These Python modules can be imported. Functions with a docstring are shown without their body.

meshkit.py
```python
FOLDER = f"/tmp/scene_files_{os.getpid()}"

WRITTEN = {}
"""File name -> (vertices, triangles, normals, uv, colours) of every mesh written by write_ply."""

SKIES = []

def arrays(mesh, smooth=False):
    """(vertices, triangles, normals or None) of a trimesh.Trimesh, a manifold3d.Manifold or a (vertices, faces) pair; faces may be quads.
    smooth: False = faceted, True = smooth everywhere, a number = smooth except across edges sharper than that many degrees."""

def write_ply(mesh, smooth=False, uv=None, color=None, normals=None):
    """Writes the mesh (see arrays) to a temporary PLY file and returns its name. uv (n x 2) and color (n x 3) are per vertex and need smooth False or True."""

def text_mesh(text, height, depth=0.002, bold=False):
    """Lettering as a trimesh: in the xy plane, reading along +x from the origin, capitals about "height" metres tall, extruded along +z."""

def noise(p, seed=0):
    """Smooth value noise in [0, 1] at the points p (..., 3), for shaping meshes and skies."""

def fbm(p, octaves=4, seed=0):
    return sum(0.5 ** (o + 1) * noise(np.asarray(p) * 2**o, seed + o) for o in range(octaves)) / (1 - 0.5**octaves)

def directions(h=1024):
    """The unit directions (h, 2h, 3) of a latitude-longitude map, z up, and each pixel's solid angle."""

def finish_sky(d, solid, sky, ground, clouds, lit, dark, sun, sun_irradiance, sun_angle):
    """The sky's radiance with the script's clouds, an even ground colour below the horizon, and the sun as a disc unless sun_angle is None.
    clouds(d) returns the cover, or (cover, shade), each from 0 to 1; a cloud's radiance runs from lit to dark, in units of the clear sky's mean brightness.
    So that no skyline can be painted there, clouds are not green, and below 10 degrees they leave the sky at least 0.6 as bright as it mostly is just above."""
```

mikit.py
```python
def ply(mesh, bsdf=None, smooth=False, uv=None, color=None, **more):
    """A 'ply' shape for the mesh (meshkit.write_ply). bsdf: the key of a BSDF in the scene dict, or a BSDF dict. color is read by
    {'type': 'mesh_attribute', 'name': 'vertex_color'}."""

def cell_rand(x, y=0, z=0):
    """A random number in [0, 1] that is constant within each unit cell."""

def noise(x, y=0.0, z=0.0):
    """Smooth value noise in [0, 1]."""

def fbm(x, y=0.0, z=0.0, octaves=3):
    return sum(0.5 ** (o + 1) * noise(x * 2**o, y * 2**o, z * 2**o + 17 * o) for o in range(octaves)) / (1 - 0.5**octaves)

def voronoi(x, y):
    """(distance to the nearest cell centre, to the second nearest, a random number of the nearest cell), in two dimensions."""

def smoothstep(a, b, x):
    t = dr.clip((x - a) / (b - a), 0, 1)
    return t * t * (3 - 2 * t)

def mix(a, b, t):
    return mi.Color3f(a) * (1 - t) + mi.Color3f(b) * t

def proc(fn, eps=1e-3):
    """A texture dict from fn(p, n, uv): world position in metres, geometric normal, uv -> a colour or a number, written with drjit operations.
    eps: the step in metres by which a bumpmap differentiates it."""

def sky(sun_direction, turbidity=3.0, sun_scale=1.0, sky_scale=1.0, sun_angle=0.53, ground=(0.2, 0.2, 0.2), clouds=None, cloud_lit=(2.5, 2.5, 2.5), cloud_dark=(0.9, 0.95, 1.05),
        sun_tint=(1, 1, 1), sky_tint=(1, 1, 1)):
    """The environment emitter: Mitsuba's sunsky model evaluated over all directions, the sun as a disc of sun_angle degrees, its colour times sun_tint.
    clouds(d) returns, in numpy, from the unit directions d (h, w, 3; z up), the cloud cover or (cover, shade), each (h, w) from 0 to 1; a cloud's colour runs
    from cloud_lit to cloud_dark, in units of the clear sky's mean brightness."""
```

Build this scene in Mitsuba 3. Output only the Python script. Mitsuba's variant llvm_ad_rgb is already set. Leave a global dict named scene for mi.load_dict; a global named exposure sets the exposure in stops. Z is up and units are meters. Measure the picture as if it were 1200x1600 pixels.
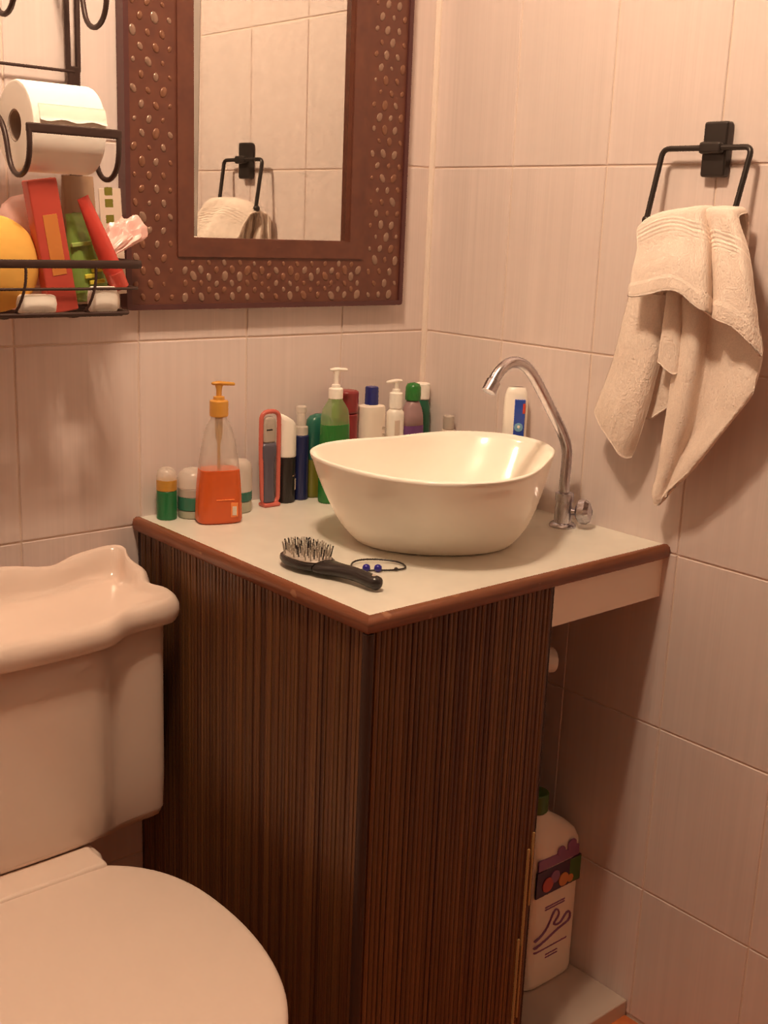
import math, random
import numpy as np, trimesh, manifold3d as m3
import drjit as dr
import mitsuba as mi
import mikit, meshkit
from scipy.interpolate import CubicSpline, PchipInterpolator
from mikit import fbm, noise, smoothstep, mix, cell_rand, proc

rng = random.Random(7)
T = mi.ScalarTransform4f
scene, labels = {}, {}

# ------------------------------------------------------------------ camera, light, exposure
# The corner of the two tiled walls is the z axis: wall_back is y = 0, wall_right is x = 0, the room lies at x < 0, y < 0.
EYE = np.array([-1.5269, -1.6570, 1.3512])
FWD = np.array([0.63664, 0.73196, -0.24274])
UP = np.array([0.12960, 0.20874, 0.96935])
scene['camera'] = {'type': 'perspective', 'fov': math.degrees(2 * math.atan(600 / 1806.7)), 'fov_axis': 'x',
                   'to_world': T().look_at(origin=EYE.tolist(), target=(EYE + FWD).tolist(), up=UP.tolist()), 'near_clip': 0.05}
exposure = 0.0
LAMP = np.array([-0.93, -0.72, 2.31])       # centre of the ceiling lamp's three bulbs
BULB_RADIUS, BULB_RADIANCE = 0.036, (418, 310, 212)
ROOM_X, ROOM_Y, ROOM_Z = -2.05, -2.6, 2.5
ZC = 0.8654                                  # countertop height

# ------------------------------------------------------------------ materials
def rgb(c):
    return {'type': 'rgb', 'value': list(c)}

def mat(name, color, rough=0.5, **kw):
    c = proc(color) if callable(color) else rgb(color)
    scene[name] = {'type': 'twosided', 'bsdf': {'type': 'principled', 'base_color': c, 'roughness': rough, **kw}}
    return name

def tile_color(base, seed):
    def fn(p, n, uv):
        h = p.x + p.y + seed
        streak = 0.65 * fbm(h * 95, p.z * 2.2 + seed, 0.0, 3) + 0.35 * noise(h * 420, p.z * 5, seed)
        cloud = fbm(h * 6, p.z * 6, seed, 2)
        v = 0.90 + 0.14 * streak + 0.08 * cloud
        return mi.Color3f(base) * v
    return fn

TILE = [mat(f'm_tile_{i}', tile_color(c, i * 3.7), 0.36, specular=0.4) for i, c in enumerate(
    [(0.66, 0.56, 0.53), (0.65, 0.555, 0.525), (0.66, 0.565, 0.54), (0.65, 0.55, 0.52)])]
mat('m_grout', (0.66, 0.54, 0.46), 0.8)
mat('m_caulk', (0.70, 0.59, 0.52), 0.5)
mat('m_paint', (0.29, 0.24, 0.205), 0.7)
mat('m_ceiling', (0.38, 0.34, 0.30), 0.8)

def floor_color(p, n, uv):
    return mix((0.42, 0.10, 0.035), (0.60, 0.19, 0.05), fbm(p.x * 22, p.y * 22, 0.0, 4))
mat('m_floor', floor_color, 0.4)
mat('m_floor_grout', (0.40, 0.26, 0.2), 0.8)
mat('m_porcelain', (0.72, 0.58, 0.50), 0.17, specular=0.5)
mat('m_seat', (0.74, 0.60, 0.52), 0.38, specular=0.4)
mat('m_plinth', (0.50, 0.40, 0.34), 0.4)
mat('m_apron', (0.84, 0.74, 0.64), 0.4)
mat('m_sink', (0.92, 0.88, 0.79), 0.12, specular=0.5)
mat('m_sink_mark', (0.45, 0.42, 0.40), 0.4)

def counter_color(p, n, uv):
    return mi.Color3f(0.61, 0.585, 0.52) * (0.95 + 0.08 * fbm(p.x * 30, p.y * 30, p.z * 30, 3))
mat('m_counter', counter_color, 0.32, specular=0.4)

def trim_color(p, n, uv):
    g = fbm(p.x * 14 + p.y * 14, p.z * 240, (p.x - p.y) * 3, 3)
    worn = smoothstep(0.70, 0.82, fbm(p.x * 40, p.y * 40, p.z * 70, 3))
    return mix(mix((0.12, 0.036, 0.016), (0.21, 0.068, 0.03), g), (0.40, 0.20, 0.11), worn * 0.4)
mat('m_trim', trim_color, 0.3, specular=0.5)

def reed_color(tone, seed):
    def fn(p, n, uv):
        h = p.x - p.y
        hue = cell_rand(dr.floor(h / 0.0092), seed)
        streak = fbm(h * 900, p.z * 7, seed, 3)
        patch = fbm(h * 26, p.z * 3.0, seed + 5.0, 3)
        c = mix((0.050, 0.013, 0.006), (0.120, 0.050, 0.016), smoothstep(0.25, 0.8, 0.32 * hue + 0.40 * streak + 0.42 * patch))
        return c * tone
    return fn
REED = [mat(f'm_reed_{i}', reed_color(t, i * 2.3), 0.42, specular=0.5) for i, t in enumerate((1.0, 0.85, 1.15))]
mat('m_reed_pale', (0.34, 0.20, 0.08), 0.35)
mat('m_panel', (0.030, 0.010, 0.006), 0.6)

def frame_color(p, n, uv):
    g = fbm(p.x * 60, p.z * 60, p.y * 30, 3)
    return mix((0.078, 0.025, 0.019), (0.135, 0.046, 0.026), g)
mat('m_frame', frame_color, 0.36, specular=0.5)
mat('m_frame_edge', (0.07, 0.022, 0.022), 0.35)
mat('m_inlay', (0.25, 0.155, 0.115), 0.25, metallic=0.25)
mat('m_inlay_dim', (0.19, 0.085, 0.05), 0.3, metallic=0.2)
scene['m_mirror'] = {'type': 'twosided', 'bsdf': {'type': 'conductor', 'material': 'none', 'specular_reflectance': rgb((0.86, 0.86, 0.82))}}
mat('m_bevel', (0.42, 0.40, 0.37), 0.15, metallic=0.6)
mat('m_iron', (0.045, 0.024, 0.020), 0.45, metallic=0.3)
mat('m_black_metal', (0.03, 0.024, 0.022), 0.3, metallic=0.4)
scene['m_chrome'] = {'type': 'roughconductor', 'material': 'Cr', 'alpha': 0.09, 'specular_reflectance': rgb((0.9, 0.9, 0.9))}
for nm_, w_, c_ in (('m_clear', 0.22, (.8, .72, .64)), ('m_frost', 0.5, (.78, .70, .62)), ('m_clear_green', 0.35, (.35, .5, .2))):
    scene[nm_] = {'type': 'blendbsdf', 'weight': w_, 'a': {'type': 'thindielectric', 'int_ior': 1.4}, 'b': {'type': 'twosided', 'bsdf': {'type': 'principled', 'base_color': rgb(c_), 'roughness': 0.25}}}

def towel_color(p, n, uv):
    weave = 0.5 * fbm(p.y * 260, p.z * 260, p.x * 260, 3) + 0.5 * noise(p.y * 700, p.z * 700, p.x * 700)
    line = smoothstep(0.012, 0.006, dr.abs(uv.y - 0.31)) + smoothstep(0.012, 0.006, dr.abs(uv.y - 0.39))
    return mi.Color3f(0.75, 0.64, 0.56) * (0.86 + 0.22 * weave + 0.12 * line)
def towel_bump(p, n, uv):
    band = smoothstep(0.30, 0.32, uv.y) * (1 - smoothstep(0.44, 0.46, uv.y))
    ridge = dr.sin(uv.y * 6.2832 / 0.035) * band
    return (fbm(p.y * 420, p.z * 420, p.x * 420, 3) - 0.5) * 1.5 * (1 - band) + 0.30 * ridge - 0.25 * band
scene['m_towel'] = {'type': 'twosided', 'bsdf': {'type': 'bumpmap', 'arbitrary': {**proc(towel_bump, 4e-4)}, 'scale': 0.0016,
    'bsdf': {'type': 'principled', 'base_color': proc(towel_color), 'roughness': 0.9, 'sheen': 0.5}}}
mat('m_towel_hem', (0.84, 0.75, 0.64), 0.8)
mat('m_paper', (0.90, 0.86, 0.80), 0.85)
mat('m_paper_flap', (0.86, 0.76, 0.68), 0.85)
mat('m_cardboard', (0.42, 0.32, 0.26), 0.8)
def plastic(name, c, rough=0.3):
    return mat('p_' + name, c, rough, specular=0.5)
for nm, c in dict(white=(.86, .82, .75), cream=(.82, .74, .64), navy=(.012, .016, .075), navycap=(.018, .024, .16), maroon=(.21, .022, .026), green=(.012, .14, .045),
                  brightgreen=(.022, .16, .028), darkgreen=(.012, .085, .045), teal=(.02, .12, .085), olive=(.16, .15, .02), purple=(.13, .045, .17), lilac=(.33, .21, .22), black=(.016, .012, .012),
                  amber=(.46, .24, .04), pumpamber=(.58, .28, .05), orange=(.56, .095, .02), orangepale=(.80, .24, .07), slate=(.085, .078, .11), pinkred=(.56, .13, .10),
                  pink=(.80, .50, .46), red=(.52, .055, .04), boxred=(.46, .065, .045), lime=(.20, .32, .07), limepale=(.32, .45, .12), yellow=(.62, .56, .07), kraft=(.30, .19, .12), kraftdark=(.15, .10, .085),
                  blue=(.02, .06, .36), sky=(.16, .36, .55), grey=(.42, .36, .31), tealgel=(.03, .14, .085), gelpale=(.36, .36, .27), bluebead=(.02, .012, .22), violet=(.24, .09, .20), leafgreen=(.05, .12, .025),
                  fruitorange=(.55, .20, .05), fruitdark=(.05, .015, .045), silver=(.5, .47, .43), sponge=(.72, .40, .085), frosted=(.66, .55, .46), pins=(.40, .36, .30)).items():
    plastic(nm, c, 0.85 if nm == 'sponge' else 0.28)
scene['m_bulb'] = {'type': 'diffuse', 'reflectance': rgb((0.8, 0.8, 0.8))}

# ------------------------------------------------------------------ mesh helpers
def numbered(key):
    if key not in scene and key not in labels:
        return key
    k = 1
    while f'{key}_{k:03d}' in scene or f'{key}_{k:03d}' in labels:
        k += 1
    return f'{key}_{k:03d}'

def add(key, mesh, bsdf, smooth=35, label=None, to_world=None, uv=None, **more):
    key = numbered(key)
    shape = mikit.ply(mesh, bsdf, smooth, uv=uv, **more) if not isinstance(mesh, dict) else {**mesh}
    if to_world is not None:
        shape['to_world'] = to_world
    scene[key] = shape
    if label:
        labels[key] = {'label': label}
    return key

def thing(key, label, category, group=None):
    key = numbered(key)
    labels[key] = {'label': label, 'category': category}
    if group:
        labels[key]['group'] = group
    return key

def grid_faces(r, c, wrap):
    f = []
    for i in range(r - 1):
        for j in range(c if wrap else c - 1):
            a, b = i * c + j, i * c + (j + 1) % c
            f += [(a, b, b + c), (a, b + c, a + c)]
    return f

def oriented(v, f):
    m = trimesh.Trimesh(np.asarray(v, float), np.asarray(f), process=False)
    if m.volume < 0:
        m.invert()
    return m

def loft(loops, cap0=True, cap1=True):
    loops = np.asarray(loops, float)
    r, c = loops.shape[:2]
    v = loops.reshape(-1, 3)
    f = grid_faces(r, c, True)
    extra = []
    if cap0:
        extra.append(loops[0].mean(0)); k = r * c + len(extra) - 1
        f += [(k, (j + 1) % c, j) for j in range(c)]
    if cap1:
        extra.append(loops[-1].mean(0)); k = r * c + len(extra) - 1; o = (r - 1) * c
        f += [(k, o + j, o + (j + 1) % c) for j in range(c)]
    if extra:
        v = np.vstack([v, extra])
    return oriented(v, f)

def sell(w, d, z, n=2.0, c=40, cx=0.0, cy=0.0):
    a = np.linspace(0, 2 * np.pi, c, endpoint=False)
    x = np.sign(np.cos(a)) * np.abs(np.cos(a)) ** (2 / n) * w / 2
    y = np.sign(np.sin(a)) * np.abs(np.sin(a)) ** (2 / n) * d / 2
    return np.stack([cx + x, cy + y, np.full(c, z)], 1)

def lathe(profile, n=32):
    return loft([sell(2 * r, 2 * r, z, 2, n) for r, z in profile])

def body(sections, n=2.0, c=40):
    """sections: (width, depth, z)"""
    return loft([sell(w, d, z, n, c) for w, d, z in sections])

def rprofile(r, z0, z1, e, k=4):
    """profile of a cylinder with rounded edges"""
    a = np.linspace(0, np.pi / 2, k)
    return [(r - e + e * math.sin(t), z0 + e - e * math.cos(t)) for t in a] + [(r - e + e * math.cos(t), z1 - e + e * math.sin(t)) for t in a]

def cyl(r, z0, z1, e=0.0015, n=32):
    return lathe(rprofile(r, z0, z1, e), n)

def smooth_path(pts, n=60):
    pts = np.asarray(pts, float)
    s = np.r_[0, np.cumsum(np.linalg.norm(np.diff(pts, axis=0), axis=1))]
    return CubicSpline(s, pts)(np.linspace(0, s[-1], n))

def round_corners(pts, r, k=6):
    pts = [np.asarray(p, float) for p in pts]
    out = [pts[0]]
    for a, b, c in zip(pts, pts[1:], pts[2:]):
        u, v = (a - b) / np.linalg.norm(a - b), (c - b) / np.linalg.norm(c - b)
        p, q = b + u * r, b + v * r
        for t in np.linspace(0, 1, k):
            out.append((1 - t) ** 2 * p + 2 * t * (1 - t) * b + t * t * q)
    return np.array(out + [pts[-1]])

def tube(path, r, sides=12, closed=False, flat=None):
    """swept tube; r a number or one per point; flat = (a, b) half axes of an oval section"""
    p = np.asarray(path, float)
    n = len(p)
    t = (np.roll(p, -1, 0) - np.roll(p, 1, 0)) if closed else np.gradient(p, axis=0)
    t /= np.linalg.norm(t, axis=1, keepdims=True) + 1e-12
    ref = np.array([0, 0, 1.0]) if abs(t[0][2]) < 0.9 else np.array([0, 1.0, 0])
    u = np.cross(t[0], ref); u /= np.linalg.norm(u)
    rad = np.broadcast_to(r, (n,))
    ang = np.arange(sides) * 2 * np.pi / sides
    loops = []
    for i in range(n):
        u = u - t[i] * (u @ t[i]); u /= np.linalg.norm(u)
        w = np.cross(t[i], u)
        a, b = (flat if flat else (1, 1))
        loops.append(p[i] + rad[i] * (a * np.cos(ang)[:, None] * u + b * np.sin(ang)[:, None] * w))
    if closed:
        v = np.array(loops).reshape(-1, 3); f = grid_faces(n, sides, True)
        o = (n - 1) * sides
        for j in range(sides):
            a, b, c_, d = o + j, o + (j + 1) % sides, (j + 1) % sides, j
            f += [(a, b, c_), (a, c_, d)]
        return oriented(v, f)
    return loft(loops)

def box(x0, x1, y0, y1, z0, z1):
    m = trimesh.creation.box((x1 - x0, y1 - y0, z1 - z0))
    m.apply_translation(((x0 + x1) / 2, (y0 + y1) / 2, (z0 + z1) / 2))
    return m

def rbox(x0, x1, y0, y1, z0, z1, r=0.003, seg=12):
    """box with rounded edges"""
    s = m3.Manifold.sphere(r, seg)
    h = m3.Manifold.batch_hull([s.translate((x, y, z)) for x in (x0 + r, x1 - r) for y in (y0 + r, y1 - r) for z in (z0 + r, z1 - r)])
    return to_tri(h)

def to_tri(h):
    m = h.to_mesh()
    return trimesh.Trimesh(m.vert_properties[:, :3], m.tri_verts, process=False)

def cbox(w, h, t, c):
    """panel w (x) by h (z) by t (y from 0 towards -y), front edges chamfered by c, origin at the lower left of its back"""
    b = [(0, 0, 0), (w, 0, 0), (w, 0, h), (0, 0, h)]
    m = [(0, -t + c, 0), (w, -t + c, 0), (w, -t + c, h), (0, -t + c, h)]
    f = [(c, -t, c), (w - c, -t, c), (w - c, -t, h - c), (c, -t, h - c)]
    return loft_poly([b, m, f])

def loft_poly(loops):
    loops = np.asarray(loops, float); k = loops.shape[1]
    f = grid_faces(len(loops), k, True)
    f += [(0, 2, 1), (0, 3, 2)]
    o = (len(loops) - 1) * k
    f += [(o, o + 1, o + 2), (o, o + 2, o + 3)]
    return oriented(loops.reshape(-1, 3), f)

def ellipsoid(c, r, sub=3):
    m = trimesh.creation.icosphere(sub)
    m.apply_scale(r); m.apply_translation(c)
    return m

def moved(m, t=(0, 0, 0), rz=0.0, rx=0.0, ry=0.0):
    m = m.copy()
    for a, ax in ((rx, [1, 0, 0]), (ry, [0, 1, 0]), (rz, [0, 0, 1])):
        if a:
            m.apply_transform(trimesh.transformations.rotation_matrix(math.radians(a), ax))
    m.apply_translation(t)
    return m

def joined(*ms):
    return trimesh.util.concatenate(ms)

# ------------------------------------------------------------------ the room: two tiled walls, floor, ceiling, plain walls behind the camera
def struct(key, mesh, bsdf, label=None):
    add(key, mesh, bsdf, False)
    labels[key] = {'kind': 'structure'}
    if label:
        labels[key]['label'] = label

GAP, TH, TW, TR, ZT, TT = 0.0028, 0.300, 0.2060, 0.2074, 1.7529, 0.006
struct('wall_back', box(ROOM_X, 0.1, 0.0, 0.1, -0.05, ROOM_Z), 'm_grout', 'wall of cream vertical-grained tiles behind the mirror and the counter')
struct('wall_right', box(0.0, 0.1, ROOM_Y, 0.0, -0.05, ROOM_Z), 'm_grout', 'wall of cream vertical-grained tiles that carries the towel ring')
struct('wall_left', box(ROOM_X - 0.1, ROOM_X, ROOM_Y, 0.1, -0.05, ROOM_Z), 'm_paint')
struct('wall_front', box(ROOM_X, 0.1, ROOM_Y - 0.1, ROOM_Y, -0.05, ROOM_Z), 'm_paint')
struct('ceiling', box(ROOM_X - 0.1, 0.1, ROOM_Y - 0.1, 0.1, ROOM_Z, ROOM_Z + 0.1), 'm_ceiling')
struct('floor', box(ROOM_X - 0.1, 0.1, ROOM_Y - 0.1, 0.1, -0.1, -0.004), 'm_floor_grout', 'floor of red-brown tiles')
rows = []
z = ZT + 2 * TH
while z > -TH:
    lo, hi = max(z, 0.002), min(z + TH, ROOM_Z - 0.002)
    if hi - lo > 0.02:
        rows.append((lo, hi))
    z -= TH
cache = {}
def tile_ply(w, h, b):
    k = (round(w, 4), round(h, 4), b)
    if k not in cache:
        cache[k] = mikit.ply(cbox(w, h, TT, 0.0012), b, False)
    return cache[k]
def wall_tiles(key, pitch, length, place):
    for j, (lo, hi) in enumerate(rows):
        for i in range(int(math.ceil(length / pitch))):
            a, b = i * pitch + (TT if i == 0 else 0), min((i + 1) * pitch, length)
            if b - a < 0.02:
                continue
            w, h = b - a - GAP, hi - lo - GAP
            d = 0.0006 * rng.random()
            add(f'{key}__tile', tile_ply(w, h, TILE[rng.randrange(4)]), None, to_world=place(a + GAP / 2, b - GAP / 2, lo + GAP / 2, d))
# tiles stand proud of the grout by 2 mm: the rest of their thickness is bedded in it
wall_tiles('wall_back', TW, -ROOM_X, lambda a, b, z, d: T().translate((-b, 0.004 - d, z)))
wall_tiles('wall_right', TR, -ROOM_Y, lambda a, b, z, d: T().translate((0.004 - d, -a, z)).rotate((0, 0, 1), -90))
FT = 0.2
for i in range(int(-ROOM_X / FT) + 1):
    for j in range(int(-ROOM_Y / FT)):
        x1, y1 = -0.004 - i * FT, -0.004 - j * FT
        x0, y0 = max(x1 - FT, ROOM_X), max(y1 - FT, ROOM_Y)
        if x1 - x0 < 0.03:
            continue
        k = ('f', round(x1 - x0, 4), round(y1 - y0, 4))
        if k not in cache:
            w, d = x1 - x0 - 0.003, y1 - y0 - 0.003
            cache[k] = mikit.ply(loft_poly([[(0, 0, -0.006), (w, 0, -0.006), (w, d, -0.006), (0, d, -0.006)], [(0, 0, -0.0012), (w, 0, -0.0012), (w, d, -0.0012), (0, d, -0.0012)],
                                            [(.001, .001, 0), (w - .001, .001, 0), (w - .001, d - .001, 0), (.001, d - .001, 0)]]), 'm_floor', False)
        add('floor__tile', cache[k], None, to_world=T().translate((x0 + 0.0015, y0 + 0.0015, 0)))
# caulk bead in the corner, raised tiled plinth under the counter
struct('trim_1', tube([(-0.004, -0.004, 0.001), (-0.004, -0.004, 1.2), (-0.004, -0.004, ROOM_Z - 0.002)], 0.0065, 10), 'm_caulk', 'pale caulk bead in the corner of the two tiled walls')
struct('trim_2', rbox(-0.62, -0.003, -0.615, -0.003, -0.003, 0.03, 0.003), 'm_plinth', 'pale low plinth on the red floor under the counter')

# ------------------------------------------------------------------ ceiling lamp with three bulbs (above the picture; it lights the room)
t = thing('ceiling_lamp', 'small round ceiling lamp with three bare bulbs', 'lamp')
add(f'{t}__ceiling_plate', moved(cyl(0.09, 0, 0.02, 0.006), (LAMP[0], LAMP[1], ROOM_Z - 0.02)), 'p_white')
add(f'{t}__stem', moved(cyl(0.012, 0, ROOM_Z - 0.02 - LAMP[2] - 0.06, 0.001), (LAMP[0], LAMP[1], LAMP[2] + 0.06)), 'p_white')
for k in range(3):
    a = math.radians(90 + 120 * k)
    c = LAMP + np.array([0.062 * math.cos(a), 0.062 * math.sin(a), 0])
    add(f'{t}__bulb', ellipsoid(c, BULB_RADIUS, 3), 'm_bulb', True, emitter={'type': 'area', 'radiance': rgb(BULB_RADIANCE)})
    add(f'{t}__socket', tube(np.array([c + [0, 0, BULB_RADIUS - 0.004], c + [0, 0, 0.055], LAMP + [0, 0, 0.068]]), 0.011), 'p_white')

# ------------------------------------------------------------------ counter, cabinet of vertical reeds
W, D, XC = 0.6322, 0.6046, -0.268           # counter width, depth, right end of the cabinet front
t = thing('countertop', 'cream countertop with brown wooden edge carrying the white basin', 'countertop')
add(f'{t}__slab', box(-W + 0.012, -0.0025, -D + 0.010, -0.0025, ZC - 0.088, ZC), 'm_counter', False)
add(f'{t}__apron', box(XC + 0.001, -0.0025, -D + 0.0085, -D + 0.0099, ZC - 0.088, ZC - 0.021), 'm_apron', False)
def trim_bar(path, key):
    # half-round moulding, its round side up and outwards
    add(key, path, 'm_trim', 40)
prof = [(0, -0.021), (0.010, -0.021), (0.0135, -0.017), (0.0145, -0.008), (0.0125, -0.002), (0.008, 0.0012), (0.002, 0.0012), (0, 0.0)]
def swept(p0, p1, out, m0, m1):
    """profile (outwards, up) from p0 to p1; m = shift along the way per unit outwards (mitre)"""
    p0, p1, out = map(np.array, (p0, p1, out)); d = (p1 - p0) / np.linalg.norm(p1 - p0)
    la = [p0 + out * a + np.array([0, 0, b]) + d * a * m0 for a, b in prof]
    lb = [p1 + out * a + np.array([0, 0, b]) + d * a * m1 for a, b in prof]
    return loft([la, lb])
bx, by = -W + 0.012, -D + 0.010
trim_bar(swept((bx, by, ZC), (-0.003, by, ZC), (0, -1.0, 0), -1, 0), f'{t}__front_edging')
trim_bar(swept((bx, -0.003, ZC), (bx, by, ZC), (-1.0, 0, 0), 0, 1), f'{t}__side_edging')

t = thing('vanity_cabinet', 'dark brown cabinet of vertical reed strips under the counter', 'cabinet')
PZ0, PZ1 = 0.0, ZC - 0.0215
add(f'{t}__front_panel', box(bx + 0.004, XC, by - 0.002, by + 0.0005, 0.031, ZC - 0.09), 'm_panel', False)
add(f'{t}__front_panel', box(bx + 0.004, XC, by - 0.004, by - 0.0022, PZ0 + 0.001, PZ1), 'm_panel', False)
add(f'{t}__side_panel', box(bx - 0.004, bx - 0.0022, by - 0.002, -0.003, PZ0 + 0.001, PZ1), 'm_panel', False)
def reed(w, h, prouds):
    a = np.linspace(0, np.pi, 6)
    s = np.stack([w / 2 - w / 2 * np.cos(a), -prouds * np.sin(a) ** 0.6], 1)
    return loft([[(x, y, z) for x, y in s] for z in (0, h)])
reeds = [mikit.ply(reed(0.0092 * 0.97, PZ1 - PZ0 - 0.002, pr), b, 50) for b in REED for pr in (0.0024, 0.0032)]
pale = mikit.ply(reed(0.0042, 0.3, 0.004), 'm_reed_pale', 50)
n = int((XC - bx) / 0.0092)
for i in range(n):
    add(f'{t}__reed_strip', rng.choice(reeds), None, to_world=T().translate((bx + (i - 0.3) * 0.0092 + 0.0006 * rng.random(), by - 0.004, PZ0 + 0.001)))
n = int((D - 0.02) / 0.0092)
for i in range(n):
    add(f'{t}__reed_strip', rng.choice(reeds), None, to_world=T().translate((bx - 0.004, by + (i + 1.2) * 0.0092 + 0.0006 * rng.random(), PZ0 + 0.001)).rotate((0, 0, 1), -90))
add(f'{t}__corner_post', moved(cyl(0.0075, PZ0 + 0.001, PZ1, 0.001, 16), (bx - 0.0055, by - 0.0055, 0)), 'm_panel')
for x, z0, s in ((XC - 0.020, 0.12, 1.0), (XC - 0.011, 0.32, 0.42), (XC - 0.028, 0.10, 0.55)):
    add(f'{t}__reed_strip', pale, None, to_world=T().translate((x, by - 0.0064, z0)).scale((1, 1, s)))

# ------------------------------------------------------------------ framed mirror
FX0, FX1, FZ0, FZ1 = -0.650, -0.084, 1.204, 1.954
GX0, GX1, GZ0, GZ1 = -0.529, -0.2125, 1.3165, 1.842
from shapely.geometry import Polygon, box as sbox
def ring(x0, x1, z0, z1, ix0, ix1, iz0, iz1, y0, y1, r=0.0):
    o = sbox(x0, z0, x1, z1)
    if r:
        o = o.buffer(-r).buffer(r, 4)
    m = trimesh.creation.extrude_polygon(o.difference(sbox(ix0, iz0, ix1, iz1)), y0 - y1, engine='earcut')
    v = np.asarray(m.vertices)
    return oriented(np.stack([v[:, 0], y0 - v[:, 2], v[:, 1]], 1), m.faces)
t = thing('wall_mirror', 'wall mirror in a broad reddish brown frame dotted with pale inlays', 'mirror')
add(f'{t}__frame', ring(FX0 + .004, FX1 - .004, FZ0 + .004, FZ1 - .004, GX0, GX1, GZ0, GZ1, -0.0025, -0.022, 0.005), 'm_frame', False)
e = 0.0085
add(f'{t}__outer_rim', ring(FX0, FX1, FZ0, FZ1, FX0 + e, FX1 - e, FZ0 + e, FZ1 - e, -0.0045, -0.0265, 0.006), 'm_frame_edge', False)
q = 0.030
add(f'{t}__inner_moulding', ring(GX0 - q, GX1 + q, GZ0 - q, GZ1 + q, GX0 - .001, GX1 + .001, GZ0 - .001, GZ1 + .001, -0.012, -0.0255), 'm_frame', False)
add(f'{t}__glass', box(GX0 - 0.003, GX1 + 0.003, -0.0115, -0.0085, GZ0 - 0.003, GZ1 + 0.003), 'm_mirror', False)
wedge = [[(GX0, -0.0116, zz), (GX0 + ww, -0.0116, zz), (GX0 + ww - 0.002, -0.0128, zz), (GX0, -0.0138, zz)] for zz, ww in ((GZ0 + 0.002, 0.013), (GZ1 - 0.002, 0.024))]
add(f'{t}__glass_bevel', loft(wedge), 'm_bevel', False)
def stud(rx, rz, h):
    m = trimesh.creation.icosphere(1)
    v = np.asarray(m.vertices) * [rx, h, rz]
    v = v[:, :]
    return trimesh.Trimesh(v, m.faces, process=False)
big = [mikit.ply(stud(0.0052, 0.0075, 0.0022), b, True) for b in ('m_inlay', 'm_inlay', 'm_inlay_dim')]
small = [mikit.ply(stud(0.0036, 0.0050, 0.0018), b, True) for b in ('m_inlay_dim', 'm_inlay', 'm_inlay_dim')]
spots = []
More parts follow.
